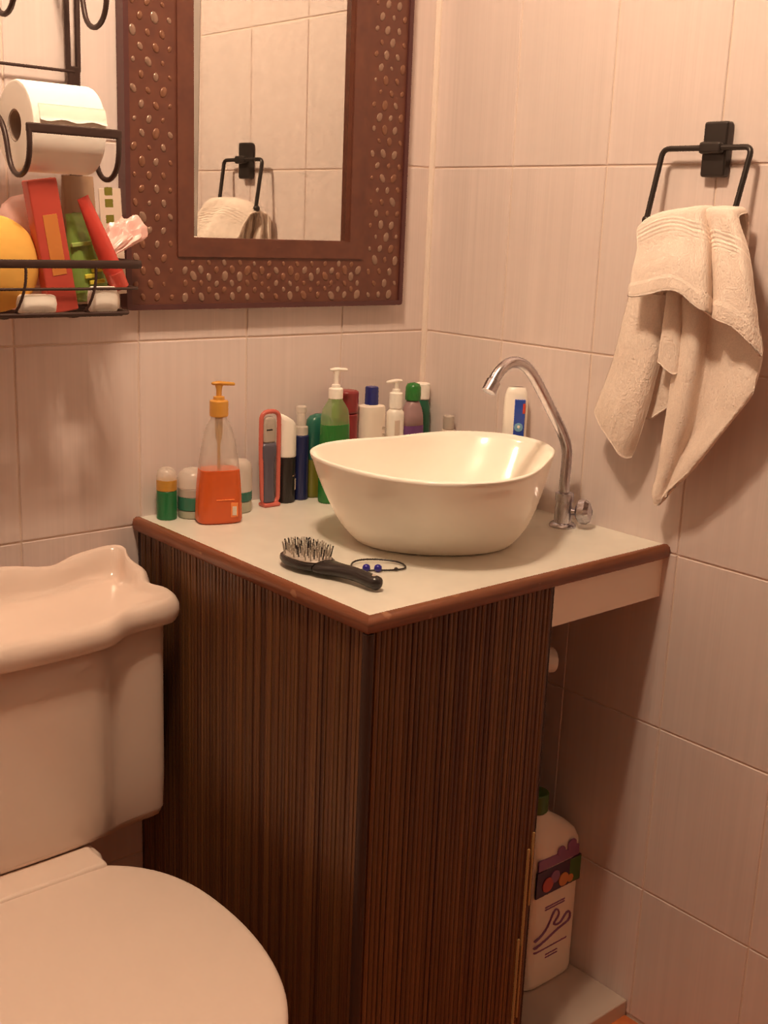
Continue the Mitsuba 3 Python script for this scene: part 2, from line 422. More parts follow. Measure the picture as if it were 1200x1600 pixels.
def column_spots(x_edge, sgn):
    zz, k = FZ0 + 0.019, 0
    while zz < 1.79:
        if k % 2 == 0:
            us, kind = (0.030, 0.055, 0.080), (1, 1, 0)
        else:
            us, kind = (0.0175, 0.0425, 0.0675), (0, 1, 0) if k % 4 == 1 else (1, 0, 1)
        for u, kd in zip(us, kind):
            spots.append((x_edge + sgn * u, zz, kd))
        zz += 0.0205; k += 1
column_spots(FX0, 1)
column_spots(FX1, -1)
k, xx = 0, FX0 + 0.105
while xx < FX1 - 0.095:
    for u, kd in zip((0.019, 0.0405, 0.062) if k % 2 == 0 else (0.030, 0.0515, 0.073), (1, 0, 1) if k % 2 == 0 else (0, 1, 0)):
        spots.append((xx, FZ0 + u, kd))
    xx += 0.0148; k += 1
for x, z, kd in spots:
    s = 0.8 + 0.45 * rng.random()
    add(f'{t}__frame__inlay', rng.choice(big if kd else small), None, to_world=T().translate((x + 0.002 * (rng.random() - .5), -0.0222, z + 0.002 * (rng.random() - .5))).rotate((0, 1, 0), rng.uniform(-35, 35)).scale((s, 1, s)))

# ------------------------------------------------------------------ oval vessel basin
SC, SA, SB, SH = np.array([-0.2988, -0.3785]), 0.2245, 0.1750, 0.140
rot = math.radians(15.2)
SF = [0.1932, -0.0002, -0.0013, 0.022, 0.0114, 0.0149, 0.0121, -0.0029, 0.0025]     # the rim's radius as a Fourier series of the angle: an egg-shaped oval
def sink_loop(f, z, c=96):
    a = np.linspace(0, 2 * np.pi, c, endpoint=False)
    k = np.clip((f - 0.45) / 0.55, 0, 1)
    r = SF[0] * (1 + 0.17 * np.cos(2 * (a + 0.716)) * (1 - k)) + (SF[3] * np.cos(2 * a) + SF[4] * np.sin(2 * a)) * k
    for n_ in (1, 3, 4):
        r = r + (SF[2 * n_ - 1] * np.cos(n_ * a) + SF[2 * n_] * np.sin(n_ * a)) * k ** 1.5
    return np.stack([SC[0] - 0.007 * (1 - k) + f * r * np.cos(a), SC[1] + 0.006 * (1 - k) + f * r * np.sin(a), np.full(c, ZC + z)], 1)
outer = [(0.50, 0.0), (0.545, 0.001), (0.575, 0.005), (0.64, 0.017), (0.715, 0.034), (0.79, 0.057), (0.86, 0.082), (0.92, 0.107), (0.962, 0.128), (0.985, 0.1365), (0.985, 0.1395), (0.975, 0.1405)]
inner = [(0.955, 0.1400), (0.945, 0.1375), (0.92, 0.125), (0.875, 0.105), (0.80, 0.075), (0.70, 0.047), (0.57, 0.026), (0.42, 0.0155), (0.25, 0.0125), (0.12, 0.0115)]
# the profile is smoothed along its length and swept round the oval
pr = np.array([(f / 0.98 * 1.0, z) for f, z in outer + inner])
s = np.r_[0, np.cumsum(np.linalg.norm(np.diff(pr * [0.2, 1], axis=0), axis=1))]
fine = PchipInterpolator(s, pr)(np.linspace(0, s[-1], 70))
t = thing('sink_basin', 'white oval ceramic vessel basin standing on the counter', 'sink')
add(f'{t}__bowl', loft([sink_loop(f, max(z, 0.0) + 0.0006) for f, z in fine]), 'm_sink', True)
add(f'{t}__drain', moved(lathe([(0.021, 0), (0.022, 0.0015), (0.019, 0.003), (0.009, 0.0032), (0.008, 0.002)]), (SC[0], SC[1], ZC + 0.0118)), 'm_chrome', label='round chrome drain')
# faint printed mark inside the back rim
mk = moved(meshkit.text_mesh('ooo', 0.004, 0.0004), (-0.338, -0.2215, ZC + 0.1275), rx=58, rz=4)

# ------------------------------------------------------------------ swan-neck tap
t = thing('faucet', 'chrome swan-neck tap beside the basin, bent over its rim', 'faucet')
fy = -0.428
pipe = smooth_path([(-0.058, fy, ZC + 0.052), (-0.060, fy, 0.96), (-0.0625, fy, 1.000), (-0.076, fy, 1.026), (-0.104, fy, 1.062), (-0.150, fy, 1.118), (-0.176, fy, 1.141), (-0.206, fy, 1.149), (-0.231, fy, 1.139), (-0.247, fy, 1.120)], 90)
add(f'{t}__spout', tube(pipe, 0.0088, 18), 'm_chrome', 50)
d = pipe[-1] - pipe[-4]; d /= np.linalg.norm(d)
add(f'{t}__aerator', tube([pipe[-1] - d * 0.003, pipe[-1] - d * 0.002, pipe[-1] + d * 0.016, pipe[-1] + d * 0.017], [0.0095, 0.0112, 0.0112, 0.0098], 20), 'm_chrome', 50)
add(f'{t}__body', moved(lathe([(0.022, 0), (0.0225, 0.003), (0.020, 0.006), (0.015, 0.008), (0.0145, 0.034), (0.0135, 0.037), (0.0135, 0.044), (0.0155, 0.045), (0.0155, 0.058), (0.0095, 0.060)]), (-0.058, fy, ZC)), 'm_chrome', 35)
kd = np.array([0.42, -0.90, 0.1]); kd /= np.linalg.norm(kd)
kc = np.array([-0.058, fy, ZC + 0.026])
add(f'{t}__handle_stem', tube([kc + kd * 0.010, kc + kd * 0.024], 0.006), 'm_chrome', 50)
u = np.cross(kd, [0, 0, 1]); u /= np.linalg.norm(u); w = np.cross(u, kd)
loops = []
for a_, r_ in ((0.022, 0.011), (0.027, 0.0185), (0.038, 0.0195), (0.045, 0.015), (0.048, 0.007)):
    ang = np.linspace(0, 2 * np.pi, 32, endpoint=False)
    rr = r_ * (1 + 0.10 * np.cos(4 * ang))
    loops.append(kc + kd * a_ + rr[:, None] * (np.cos(ang)[:, None] * u + np.sin(ang)[:, None] * w))
add(f'{t}__knob', loft(loops), 'm_chrome', 25)

# ------------------------------------------------------------------ toilet
CX = -0.925                                  # its middle
t = thing('toilet', 'pale pink porcelain toilet with a scalloped tank lid and closed seat', 'toilet')
def tank_plan(off, k=10):
    """half plan of the tank, right side, from the middle of the back to the middle of the front: a broad middle that stands proud of two wings"""
    pts = [(0, -0.030), (0.125, -0.030), (0.160, -0.014), (0.200, -0.010), (0.258, -0.012),
           (0.262, -0.060), (0.262, -0.110), (0.2615, -0.154), (0.252, -0.165), (0.185, -0.170), (0.155, -0.178), (0.138, -0.196), (0.118, -0.205), (0, -0.2105)]
    return pts
def closed_plan(pts, n=120):
    full = [(x, y) for x, y in pts] + [(-x, y) for x, y in pts[::-1][1:-1]]
    p = np.array(full + [full[0]])
    s = np.r_[0, np.cumsum(np.linalg.norm(np.diff(p, axis=0), axis=1))]
    return PchipInterpolator(s, p)(np.linspace(0, s[-1], n, endpoint=False))
def inset(plan, d):
    g = Polygon(plan)
    nrm = np.roll(plan, -1, 0) - np.roll(plan, 1, 0)
    nrm = np.stack([nrm[:, 1], -nrm[:, 0]], 1); nrm /= np.linalg.norm(nrm, axis=1, keepdims=True)
    area = 0.5 * np.sum(plan[:, 0] * np.roll(plan[:, 1], -1) - np.roll(plan[:, 0], -1) * plan[:, 1])
    return plan - nrm * d * np.sign(area)
def smooth_loop(p, k=2):
    for _ in range(k):
        p = 0.25 * np.roll(p, 1, 0) + 0.5 * p + 0.25 * np.roll(p, -1, 0)
    return p
base = smooth_loop(closed_plan(tank_plan(0), 160), 3)
def at_z(p, z):
    return np.stack([CX + p[:, 0], p[:, 1], np.full(len(p), z)], 1)
def tank_section(z, d, lift=0.0):
    p = at_z(inset(base, d), z)
    side = np.clip((np.abs(p[:, 0] - CX) - 0.125) / 0.03, 0, 1)     # the wings end a little higher than the middle
    p[:, 2] += lift * side
    return p
secs = [(0.420, 0.040, -0.016), (0.423, 0.018, -0.016), (0.428, 0.008, -0.015), (0.438, 0.002, -0.012), (0.49, 0.0, 0.0), (0.55, 0.0, 0), (0.68, 0.0, 0), (0.742, -0.001, 0)]
add(f'{t}__tank', loft([tank_section(*s_) for s_ in secs]), 'm_porcelain', True)
# lid: plan with scalloped corners, a rolled edge, a shallow channel and a raised middle
lp = [(0, -0.032), (0.110, -0.034), (0.150, -0.022), (0.185, -0.008), (0.240, -0.006), (0.262, -0.013), (0.267, -0.030), (0.259, -0.048), (0.260, -0.062), (0.270, -0.078), (0.270, -0.094), (0.261, -0.112), (0.263, -0.128),
      (0.276, -0.142), (0.282, -0.160), (0.276, -0.176), (0.256, -0.186), (0.220, -0.190), (0.182, -0.196), (0.158, -0.212), (0.140, -0.224), (0.110, -0.231), (0, -0.236)]
lb = smooth_loop(closed_plan(lp, 200), 2)
secs = [(0.740, 0.018, 0), (0.742, 0.006, 0), (0.750, 0.001, 0.25), (0.759, -0.001, 0.6), (0.768, 0.000, 0.9), (0.7755, 0.004, 1), (0.7795, 0.009, 1), (0.7810, 0.014, 1), (0.7812, 0.020, 0.9), (0.7812, 0.026, 0.62), (0.7810, 0.031, 0.32), (0.7808, 0.036, 0.14), (0.7808, 0.044, 0.06), (0.7808, 0.054, 0.0)]
loops = []
for zz, d, w_ in secs:
    ax_ = np.stack([np.clip(lb[:, 0], -0.185, 0.185), np.full(len(lb), -0.112)], 1)      # inset towards the lid's long axis, which never folds
    q_ = lb - ax_
    p_ = at_z(smooth_loop(ax_ + q_ * (1 - d / np.linalg.norm(q_, axis=1, keepdims=True)), int(min(max(d - 0.012, 0), 0.016) * 400)), zz)
    # a raised rim runs along the back and falls in scallops to the front corners
    h_ = np.interp(lb[:, 1], [-0.185, -0.165, -0.148, -0.128, -0.110, -0.092, -0.074, -0.048, -0.020], [0, 0.002, 0.009, 0.012, 0.016, 0.026, 0.030, 0.043, 0.050])
    h_ = h_ * np.interp(np.abs(lb[:, 0]), [0, 0.06, 0.10, 0.14, 0.18, 0.235], [1.16, 1.12, 0.95, 0.80, 0.90, 1.0])
    p_[:, 2] += w_ * smooth_loop(h_, 2)
    loops.append(p_)
for f_ in (0.5, 0.02):                     # the flat middle closes onto the long axis
    loops.append(np.c_[(ax_ + (loops[-1][:, :2] - [CX, 0] - ax_) * f_) + [CX, 0], np.full(len(lb), 0.7808)])
add(f'{t}__tank_lid', loft(loops), 'm_porcelain', True, label='scalloped tank lid')
# lid of the seat
def seat_plan(n=140, d=0.0, yb=-0.232):
    a = np.linspace(0, 2 * np.pi, n, endpoint=False)
    cy, ry_f, ry_b, rx = -0.455, 0.295, 0.235, 0.188
    x = rx * np.sign(np.cos(a)) * np.abs(np.cos(a)) ** 0.92
    y = np.where(np.sin(a) < 0, cy + ry_f * np.sin(a), cy + ry_b * np.sign(np.sin(a)) * np.abs(np.sin(a)) ** 0.80)
    y = np.minimum(y, yb)
    p = np.stack([x, y], 1)
    return inset(smooth_loop(p, 1), d)
sl = [(0.4000, 0.006), (0.4015, 0.001), (0.406, 0.0), (0.413, 0.0005), (0.4175, 0.004), (0.4200, 0.010), (0.4210, 0.020), (0.4222, 0.05), (0.423, 0.10)]
loops = [at_z(seat_plan(d=min(d, 0.02)) if d <= 0.02 else np.array([0, -0.45]) + (seat_plan(d=0.02) - [0, -0.45]) * (1 - (d - 0.02) / 0.2), zz) for zz, d in sl]
add(f'{t}__seat_cover', loft(loops), 'm_seat', True, label='closed rounded seat cover')
seat = [at_z(seat_plan(d=d), zz) for zz, d in ((0.380, 0.010), (0.382, 0.005), (0.392, 0.004), (0.3975, 0.007))]
add(f'{t}__seat', loft(seat), 'm_seat', True)
add(f'{t}__hinge', rbox(CX - 0.105, CX + 0.105, -0.262, -0.196, 0.380, 0.4265, 0.008), 'm_seat', 40)
bowl = []
for zz, f, sy in ((0.0, 0.62, -0.02), (0.01, 0.63, -0.02), (0.10, 0.58, -0.02), (0.18, 0.60, -0.02), (0.26, 0.72, -0.02), (0.32, 0.88, -0.01), (0.355, 0.955, 0.0), (0.374, 0.965, 0.0), (0.3795, 0.945, 0.0)):
    p = (seat_plan(yb=-0.215) - [0, -0.42]) * [f, 0.5 + 0.5 * f] + [0, -0.42 - sy]
    bowl.append(at_z(p, zz))
add(f'{t}__bowl', loft(bowl), 'm_porcelain', True)
add(f'{t}__tank_foot', rbox(CX - 0.12, CX + 0.12, -0.23, -0.035, 0.30, 0.4215, 0.02), 'm_porcelain', 40)

# ------------------------------------------------------------------ towel ring and towel on the right wall
t = thing('towel_ring', 'black metal towel ring with rectangular plate on the right wall', 'towel ring')
add(f'{t}__back_plate', rbox(-0.020, -0.0032, -0.645, -0.604, 1.434, 1.512, 0.004), 'm_black_metal', 40)
rp = round_corners([(-0.026, -0.612, 1.4745), (-0.026, -0.540, 1.4745), (-0.047, -0.535, 1.364), (-0.047, -0.684, 1.364), (-0.026, -0.692, 1.4745), (-0.026, -0.612, 1.4745)], 0.012)
add(f'{t}__ring', tube(rp, 0.0042, 12), 'm_black_metal', 60)
add(f'{t}__collar', rbox(-0.0325, -0.019, -0.643, -0.606, 1.466, 1.483, 0.004), 'm_black_metal', 40)
add(f'{t}__ball_end', ellipsoid((-0.044, -0.535, 1.370), 0.0075), 'm_black_metal', True)

TOWEL_FLAP = [
    [(-0.052, -0.533, 1.362), (-0.074, -0.545, 1.326), (-0.090, -0.552, 1.288), (-0.098, -0.556, 1.257)],
    [(-0.056, -0.565, 1.380), (-0.084, -0.589, 1.337), (-0.102, -0.602, 1.301), (-0.110, -0.614, 1.267)],
    [(-0.058, -0.607, 1.387), (-0.090, -0.634, 1.338), (-0.108, -0.647, 1.303), (-0.116, -0.658, 1.269)],
    [(-0.058, -0.631, 1.390), (-0.086, -0.659, 1.339), (-0.102, -0.676, 1.296), (-0.110, -0.683, 1.252)],
    [(-0.058, -0.643, 1.390), (-0.084, -0.669, 1.340), (-0.100, -0.687, 1.296), (-0.108, -0.696, 1.247)],
    [(-0.050, -0.649, 1.388), (-0.060, -0.664, 1.340), (-0.070, -0.678, 1.296), (-0.082, -0.692, 1.238)],
    [(-0.055, -0.661, 1.390), (-0.075, -0.682, 1.341), (-0.090, -0.701, 1.297), (-0.100, -0.715, 1.236)],
    [(-0.056, -0.673, 1.390), (-0.078, -0.698, 1.341), (-0.094, -0.720, 1.298), (-0.104, -0.737, 1.231)],
    [(-0.058, -0.693, 1.389), (-0.084, -0.722, 1.342), (-0.100, -0.750, 1.291), (-0.106, -0.767, 1.214)],
    [(-0.050, -0.701, 1.382), (-0.070, -0.730, 1.334), (-0.084, -0.757, 1.274), (-0.092, -0.784, 1.192)],
]
TOWEL_LEFT = [
    [(-0.036, -0.524, 1.335), (-0.044, -0.515, 1.257), (-0.050, -0.503, 1.166), (-0.052, -0.488, 1.114), (-0.050, -0.471, 1.068)],
    [(-0.040, -0.542, 1.317), (-0.052, -0.543, 1.240), (-0.060, -0.535, 1.145), (-0.062, -0.518, 1.088), (-0.055, -0.498, 1.038)],
    [(-0.040, -0.558, 1.298), (-0.056, -0.565, 1.222), (-0.064, -0.561, 1.139), (-0.066, -0.545, 1.077), (-0.058, -0.522, 1.018)],
    [(-0.040, -0.577, 1.280), (-0.052, -0.581, 1.204), (-0.060, -0.574, 1.125), (-0.060, -0.557, 1.058), (-0.054, -0.536, 1.004)],
    [(-0.036, -0.583, 1.276), (-0.040, -0.586, 1.204), (-0.046, -0.578, 1.125), (-0.046, -0.564, 1.055), (-0.044, -0.546, 1.004)],
]
TOWEL_MIDDLE = [
    [(-0.052, -0.590, 1.281), (-0.056, -0.594, 1.253), (-0.060, -0.596, 1.206), (-0.060, -0.593, 1.158)],
    [(-0.054, -0.601, 1.282), (-0.062, -0.608, 1.254), (-0.066, -0.612, 1.207), (-0.068, -0.612, 1.154)],
    [(-0.054, -0.610, 1.283), (-0.060, -0.617, 1.255), (-0.064, -0.624, 1.208), (-0.066, -0.627, 1.147)],
    [(-0.048, -0.612, 1.283), (-0.052, -0.617, 1.255), (-0.056, -0.624, 1.208), (-0.056, -0.625, 1.161)],
]
TOWEL_RIGHT = [
    [(-0.046, -0.607, 1.282), (-0.050, -0.617, 1.188), (-0.050, -0.611, 1.090), (-0.046, -0.603, 1.008), (-0.040, -0.591, 0.952)],
    [(-0.052, -0.625, 1.279), (-0.064, -0.641, 1.187), (-0.066, -0.638, 1.095), (-0.056, -0.619, 1.012), (-0.044, -0.598, 0.942)],
    [(-0.050, -0.642, 1.275), (-0.064, -0.660, 1.184), (-0.066, -0.655, 1.093), (-0.058, -0.632, 1.013), (-0.045, -0.601, 0.938)],
    [(-0.040, -0.651, 1.271), (-0.042, -0.660, 1.178), (-0.046, -0.658, 1.089), (-0.048, -0.639, 1.019), (-0.045, -0.608, 0.938)],
    [(-0.040, -0.671, 1.268), (-0.044, -0.684, 1.176), (-0.052, -0.687, 1.101), (-0.056, -0.664, 1.033), (-0.048, -0.621, 0.954)],
    [(-0.044, -0.699, 1.261), (-0.058, -0.722, 1.172), (-0.066, -0.722, 1.111), (-0.066, -0.696, 1.052), (-0.056, -0.647, 0.982)],
    [(-0.048, -0.725, 1.254), (-0.064, -0.752, 1.176), (-0.072, -0.750, 1.126), (-0.070, -0.722, 1.076), (-0.060, -0.672, 1.013)],
    [(-0.048, -0.738, 1.246), (-0.064, -0.769, 1.179), (-0.070, -0.767, 1.147), (-0.068, -0.744, 1.110), (-0.058, -0.694, 1.046)],
]
TOWEL_BACK = [
    [(-0.020, -0.520, 1.355), (-0.022, -0.511, 1.266), (-0.024, -0.508, 1.196), (-0.026, -0.523, 1.127)],
    [(-0.020, -0.552, 1.365), (-0.022, -0.559, 1.270), (-0.028, -0.562, 1.182), (-0.030, -0.561, 1.066)],
    [(-0.020, -0.592, 1.371), (-0.024, -0.601, 1.272), (-0.034, -0.610, 1.187), (-0.034, -0.593, 1.086)],
    [(-0.020, -0.632, 1.372), (-0.022, -0.644, 1.285), (-0.026, -0.641, 1.190), (-0.030, -0.631, 1.111)],
    [(-0.020, -0.681, 1.369), (-0.022, -0.701, 1.306), (-0.026, -0.720, 1.235), (-0.030, -0.723, 1.171)],
]

def cloth(cols, n=56, m=64, thick=0.0045, hem=0.0, ripple=0.0016, seed=0, v0=0.0, v1=1.0):
    """a sheet with thickness through columns of (x, y, z) points, top to bottom"""
    cs = []
    for c in cols:
        p = np.array(c); s = np.r_[0, np.cumsum(np.linalg.norm(np.diff(p, axis=0), axis=1))]
        cs.append(PchipInterpolator(s / s[-1], p)(np.linspace(0, 1, n)))
    g = np.array(cs)
    s = np.r_[0, np.cumsum(np.linalg.norm(np.diff(g[:, n // 2], axis=0), axis=1))]
    g = CubicSpline(s / s[-1], g, axis=0)(np.linspace(0, 1, m))      # m x n x 3
    e = ripple * 2 * (meshkit.fbm(g * [40, 40, 16], 3, seed) - 0.5)
    g = g + np.stack([e * 2.2, e * 0.5, e * 0], -1)
    du, dv = np.gradient(g, axis=0), np.gradient(g, axis=1)
    nr = np.cross(du, dv); nr /= np.linalg.norm(nr, axis=2, keepdims=True) + 1e-12
    v = np.linspace(v0, v1, n)
    th = np.full((m, n), thick / 2)
    if hem:
        th[:, int(n * (1 - hem)):-1] *= 1.7
    A, B = g + nr * th[..., None], g - nr * th[..., None]
    verts = np.vstack([A.reshape(-1, 3), B.reshape(-1, 3)])
    uv = np.stack(np.meshgrid(np.linspace(0, 1, m), v, indexing='ij'), -1).reshape(-1, 2)
    f = grid_faces(m, n, False)
    k = m * n
    f += [(c_ + k, b + k, a + k) for a, b, c_ in f]
    rim = [i * n for i in range(m)] + [(m - 1) * n + j for j in range(1, n)] + [i * n + n - 1 for i in range(m - 2, -1, -1)] + [j for j in range(n - 2, 0, -1)]
    for a, b in zip(rim, rim[1:] + rim[:1]):
        f += [(a, a + k, b + k), (a, b + k, b)]
    return oriented(verts, f), np.vstack([uv, uv])
t = thing('hand_towel', 'cream terry hand towel folded over the black ring, its corners hanging down', 'towel')
back = [[(-0.024, c[0][1], c[0][2] - 0.060), (-0.027, c[0][1], c[0][2] - 0.022), (-0.038, c[0][1] + 0.0005, c[0][2] + 0.001)] + [tuple(np.array(q_)) for q_ in c[:]] for c in TOWEL_FLAP]
for c in back:
    c[3] = (c[3][0] - 0.006, c[3][1], c[3][2] - 0.003)
folds = []                                  # the bunched layers between the flap and the wall, seen from the side in the mirror
for i in range(21):
    f_ = i / 20
    x_, w_ = -0.028 - 0.042 * f_, 0.010 * math.sin(f_ * 2 * math.pi * 2.5)
    folds.append([(x_ * 0.72 - 0.012, -0.566 - w_ * 0.5, 1.374 - 0.008 * f_), (x_, -0.570 - w_, 1.345), (x_ - 0.004 * f_, -0.578 - w_, 1.300), (x_ - 0.006 * f_, -0.584 - w_, 1.262)])
parts = [cloth(back, 80, 70, hem=0.09, seed=1, v0=-0.32), cloth(TOWEL_LEFT, hem=0.0, seed=2, v0=1.2, v1=2), cloth(TOWEL_MIDDLE, 40, 24, seed=3, v0=1.2, v1=2), cloth(TOWEL_RIGHT, hem=0.07, seed=4, v0=1.2, v1=2), cloth(TOWEL_BACK, seed=5, v0=1.2, v1=2), cloth(folds, 30, 90, thick=0.005, seed=6, v0=1.2, v1=2)]
add(f'{t}__front_flap', parts[0][0], 'm_towel', True, uv=parts[0][1])
add(f'{t}__drape', joined(*[p_[0] for p_ in parts[1:]]), 'm_towel', True, uv=np.vstack([p_[1] for p_ in parts[1:]]))

# ------------------------------------------------------------------ wire rack on the back wall, toilet roll, basket and what is in it
t = thing('wire_rack', 'dark brown wire rack with roll holder and basket on the wall left of the mirror', 'rack')
def wire(key, pts, r=0.0032, n=None, sides=10, **k):
    add(f'{t}__{key}', tube(np.asarray(pts, float), r, sides, **k), 'm_iron', 60)
UPX = -0.724
for ux in (UPX, -0.996):
    for o in (-0.0075, 0.0075):
        wire('upright', [(ux + o, -0.014, 1.545), (ux + o * 1.25, -0.014, 1.80), (ux + o * 1.25, -0.014, 2.0)], 0.0040)
    add(f'{t}__back_strap', rbox(ux - 0.0095, ux + 0.0095, -0.018, -0.0115, 1.20, 1.552, 0.002), 'm_iron', 40)
wire('crossbar', [(UPX, -0.017, 1.5445), (-0.996, -0.017, 1.5445)], 0.0022)
wire('crossbar', [(UPX, -0.017, 1.7445), (-0.996, -0.017, 1.7445)], 0.0022)
for zt_, ys in ((1.451, 0.0), (1.648, 0.026)):
    for hx in (-0.750, -0.875):
        arc = smooth_path([(hx, y_ + ys, zt_ + z_) for y_, z_ in ((-0.195, -0.001), (-0.195, -0.026), (-0.185, -0.048), (-0.162, -0.058), (-0.138, -0.048), (-0.127, -0.022), (-0.114, 0.006), (-0.080, 0.026), (-0.046, 0.033))] + [(hx, -0.018, zt_ + 0.036)], 50)
        wire('hook', arc, 0.0036)
    add(f'{t}__roll_bar', rbox(-0.879, -0.746, -0.1985 + ys, -0.1930 + ys, zt_ - 0.006, zt_ + 0.006, 0.002), 'm_iron', 40)
    wire('crossbar', [(-0.724, -0.0175, zt_ + 0.036), (-0.996, -0.0175, zt_ + 0.036)], 0.0022)
BX0, BX1, BY0, BY1 = -1.012, -0.712, -0.176, -0.022
def basket_loop(z, o=0.0):
    p = [(BX0 - o, BY1, z), (BX0 - o, BY0 - o, z), (BX1 + o, BY0 - o, z), (BX1 + o, BY1, z)]
    return round_corners(p, 0.018)
lp_ = basket_loop(1.281, 0.006)
add(f'{t}__basket_rim', tube(lp_, 0.0058, 10, flat=(0.35, 1.0)), 'm_iron', 60)
wire('basket_rail', basket_loop(1.248, 0.002), 0.0020)
wire('basket_rail', basket_loop(1.2135, -0.008), 0.0030)
for rx_ in (-0.975, -0.885, -0.785):
    wire('basket_rib', smooth_path([(rx_ + 0.004, BY0 - 0.006, 1.281), (rx_ + 0.003, BY0 - 0.005, 1.25), (rx_ - 0.004, BY0 + 0.004, 1.222), (rx_ - 0.006, BY0 + 0.02, 1.2115), (rx_ - 0.006, BY1, 1.2115)], 24), 0.0019)
for yy in (-0.14, -0.105, -0.07, -0.035):
    wire('floor_wire', [(BX0 + 0.008, yy, 1.2085), (BX1 - 0.008, yy, 1.2085)], 0.0016)
FB = 1.2138                                  # what lies in the basket stands at this height

t = thing('toilet_roll', 'white toilet paper roll on the wire holder above the basket', 'toilet paper')
ry, rz_, rr = -0.122, 1.4565, 0.0580
prof_ = [(0.021, 0.0), (rr - 0.004, 0.0), (rr - 0.001, 0.001), (rr, 0.004), (rr, 0.100), (rr - 0.001, 0.103), (rr - 0.004, 0.104), (0.021, 0.104), (0.021, 0.09), (0.021, 0.05), (0.021, 0.01), (0.021, 0.0005)]
roll = moved(loft([sell(2 * r_, 2 * r_, z_, 2, 56) for r_, z_ in prof_], False, False), (-0.862, ry, rz_), ry=90)
add(f'{t}__paper', roll, 'm_paper', 40)
core = loft([sell(2 * r_, 2 * r_, z_, 2, 32) for r_, z_ in ((0.0208, 0.001), (0.0208, 0.103), (0.0192, 0.103), (0.0192, 0.001), (0.0208, 0.001))], False, False)
add(f'{t}__core', moved(core, (-0.862, ry, rz_), ry=90), 'm_cardboard', 40, label='grey cardboard core')
a_ = np.radians(np.linspace(154, 174, 9))
sheet = np.array([[(x_, ry + (rr + 0.0012 + 0.002 * (k_ == 8)) * math.cos(th_), rz_ + (rr + 0.0012) * math.sin(th_) - (0.0016 * math.sin(j_ * 1.1) if k_ == 8 else 0)) for k_, th_ in enumerate(a_)] for j_, x_ in enumerate(np.linspace(-0.853, -0.7595, 14))])
gr = sheet.reshape(-1, 3)
nn = gr - np.array([0, ry, rz_]); nn[:, 0] = 0; nn /= np.linalg.norm(nn, axis=1, keepdims=True)
ff = grid_faces(14, 9, False)
kk = len(gr)
rim = [i * 9 for i in range(14)] + [13 * 9 + j for j in range(1, 9)] + [i * 9 + 8 for i in range(12, -1, -1)] + list(range(7, 0, -1))
ff = ff + [(c_ + kk, b + kk, a + kk) for a, b, c_ in ff] + [q_ for a, b in zip(rim, rim[1:] + rim[:1]) for q_ in ((a, a + kk, b + kk), (a, b + kk, b))]
add(f'{t}__loose_end', oriented(np.vstack([gr, gr + nn * 0.0012]), ff), 'm_paper_flap', True, label='loose crumpled end of the paper')

def lone(key, label, cat, mesh, bsdf, smooth=40, group=None):
    k = thing(key, label, cat, group)
    d_ = mikit.ply(mesh, bsdf, smooth)
    scene[k] = d_
    return k
m = ellipsoid((-0.899, -0.128, FB + 0.0645), 0.0605, 4)
v = np.asarray(m.vertices); c0 = np.array([-0.899, -0.128, FB + 0.0645])
m = trimesh.Trimesh(c0 + (v - c0) * [1.0, 0.60, 1.05] * (1 + 0.02 * (meshkit.fbm(v * 60, 3, 4) - 0.5))[:, None], m.faces, process=False)
lone('bath_sponge', 'round yellow-orange bath sponge at the left in the wire basket', 'sponge', m, 'p_sponge', True)
k = thing('lotion_jar', 'pale pink round-shouldered jar at the back of the basket behind the sponge', 'jar')
add(f'{k}__body', moved(lathe([(0.040, 0), (0.044, 0.003), (0.0455, 0.03), (0.0455, 0.105), (0.043, 0.125), (0.036, 0.142), (0.024, 0.152), (0.008, 0.1565)]), (-0.822, -0.0680, FB)), 'p_pink', True)
add(f'{k}__base_band', moved(lathe([(0.0459, 0.012), (0.0463, 0.013), (0.0463, 0.034), (0.0459, 0.035)]), (-0.822, -0.0680, FB)), 'p_white', True)
k = thing('red_tube_box', 'long orange-red carton leaning upright in the basket under the paper roll', 'carton')
bb = moved(rbox(-0.021, 0.021, -0.010, 0.010, 0, 0.176, 0.0022), (-0.815, -0.1475, FB + 0.002), ry=-9)
add(f'{k}__carton', bb, 'p_boxred', 40)
add(f'{k}__label_strip', moved(rbox(-0.0085, 0.012, -0.0108, -0.0099, 0.05, 0.13, 0.0003), (-0.815, -0.1475, FB + 0.002), ry=-9), 'p_fruitorange', 40)
k = thing('kraft_packet', 'brown paper packet leaning at the back right of the basket', 'packet')
pk = body([(0.042, 0.008, 0), (0.044, 0.018, 0.012), (0.047, 0.022, 0.07), (0.051, 0.020, 0.13), (0.05, 0.010, 0.165), (0.049, 0.004, 0.182)], 3.2)
v = np.asarray(pk.vertices); pk.vertices = v + 0.005 * (meshkit.fbm(v * 55, 3, 8)[:, None] - 0.5) * [0.6, 1.4, 0.3]
add(f'{k}__body', moved(pk, (-0.7365, -0.050, FB + 0.004), ry=-1), 'p_kraft', True)
add(f'{k}__side_print', moved(rbox(0.0135, 0.0235, -0.0135, -0.0108, 0.02, 0.12, 0.001), (-0.7365, -0.050, FB + 0.004), ry=-1), 'p_kraftdark', 40)
k = thing('green_packet', 'crumpled lime green packet in the basket between the red carton and red tube', 'packet')
pk = body([(0.050, 0.004, 0), (0.054, 0.018, 0.014), (0.056, 0.020, 0.05), (0.052, 0.016, 0.085), (0.046, 0.006, 0.112), (0.047, 0.0035, 0.122)], 3.0, 56)
v = np.asarray(pk.vertices); pk.vertices = v + 0.008 * (meshkit.fbm(v * 70, 3, 3)[:, None] - 0.5) * [0.7, 1.2, 0.5]
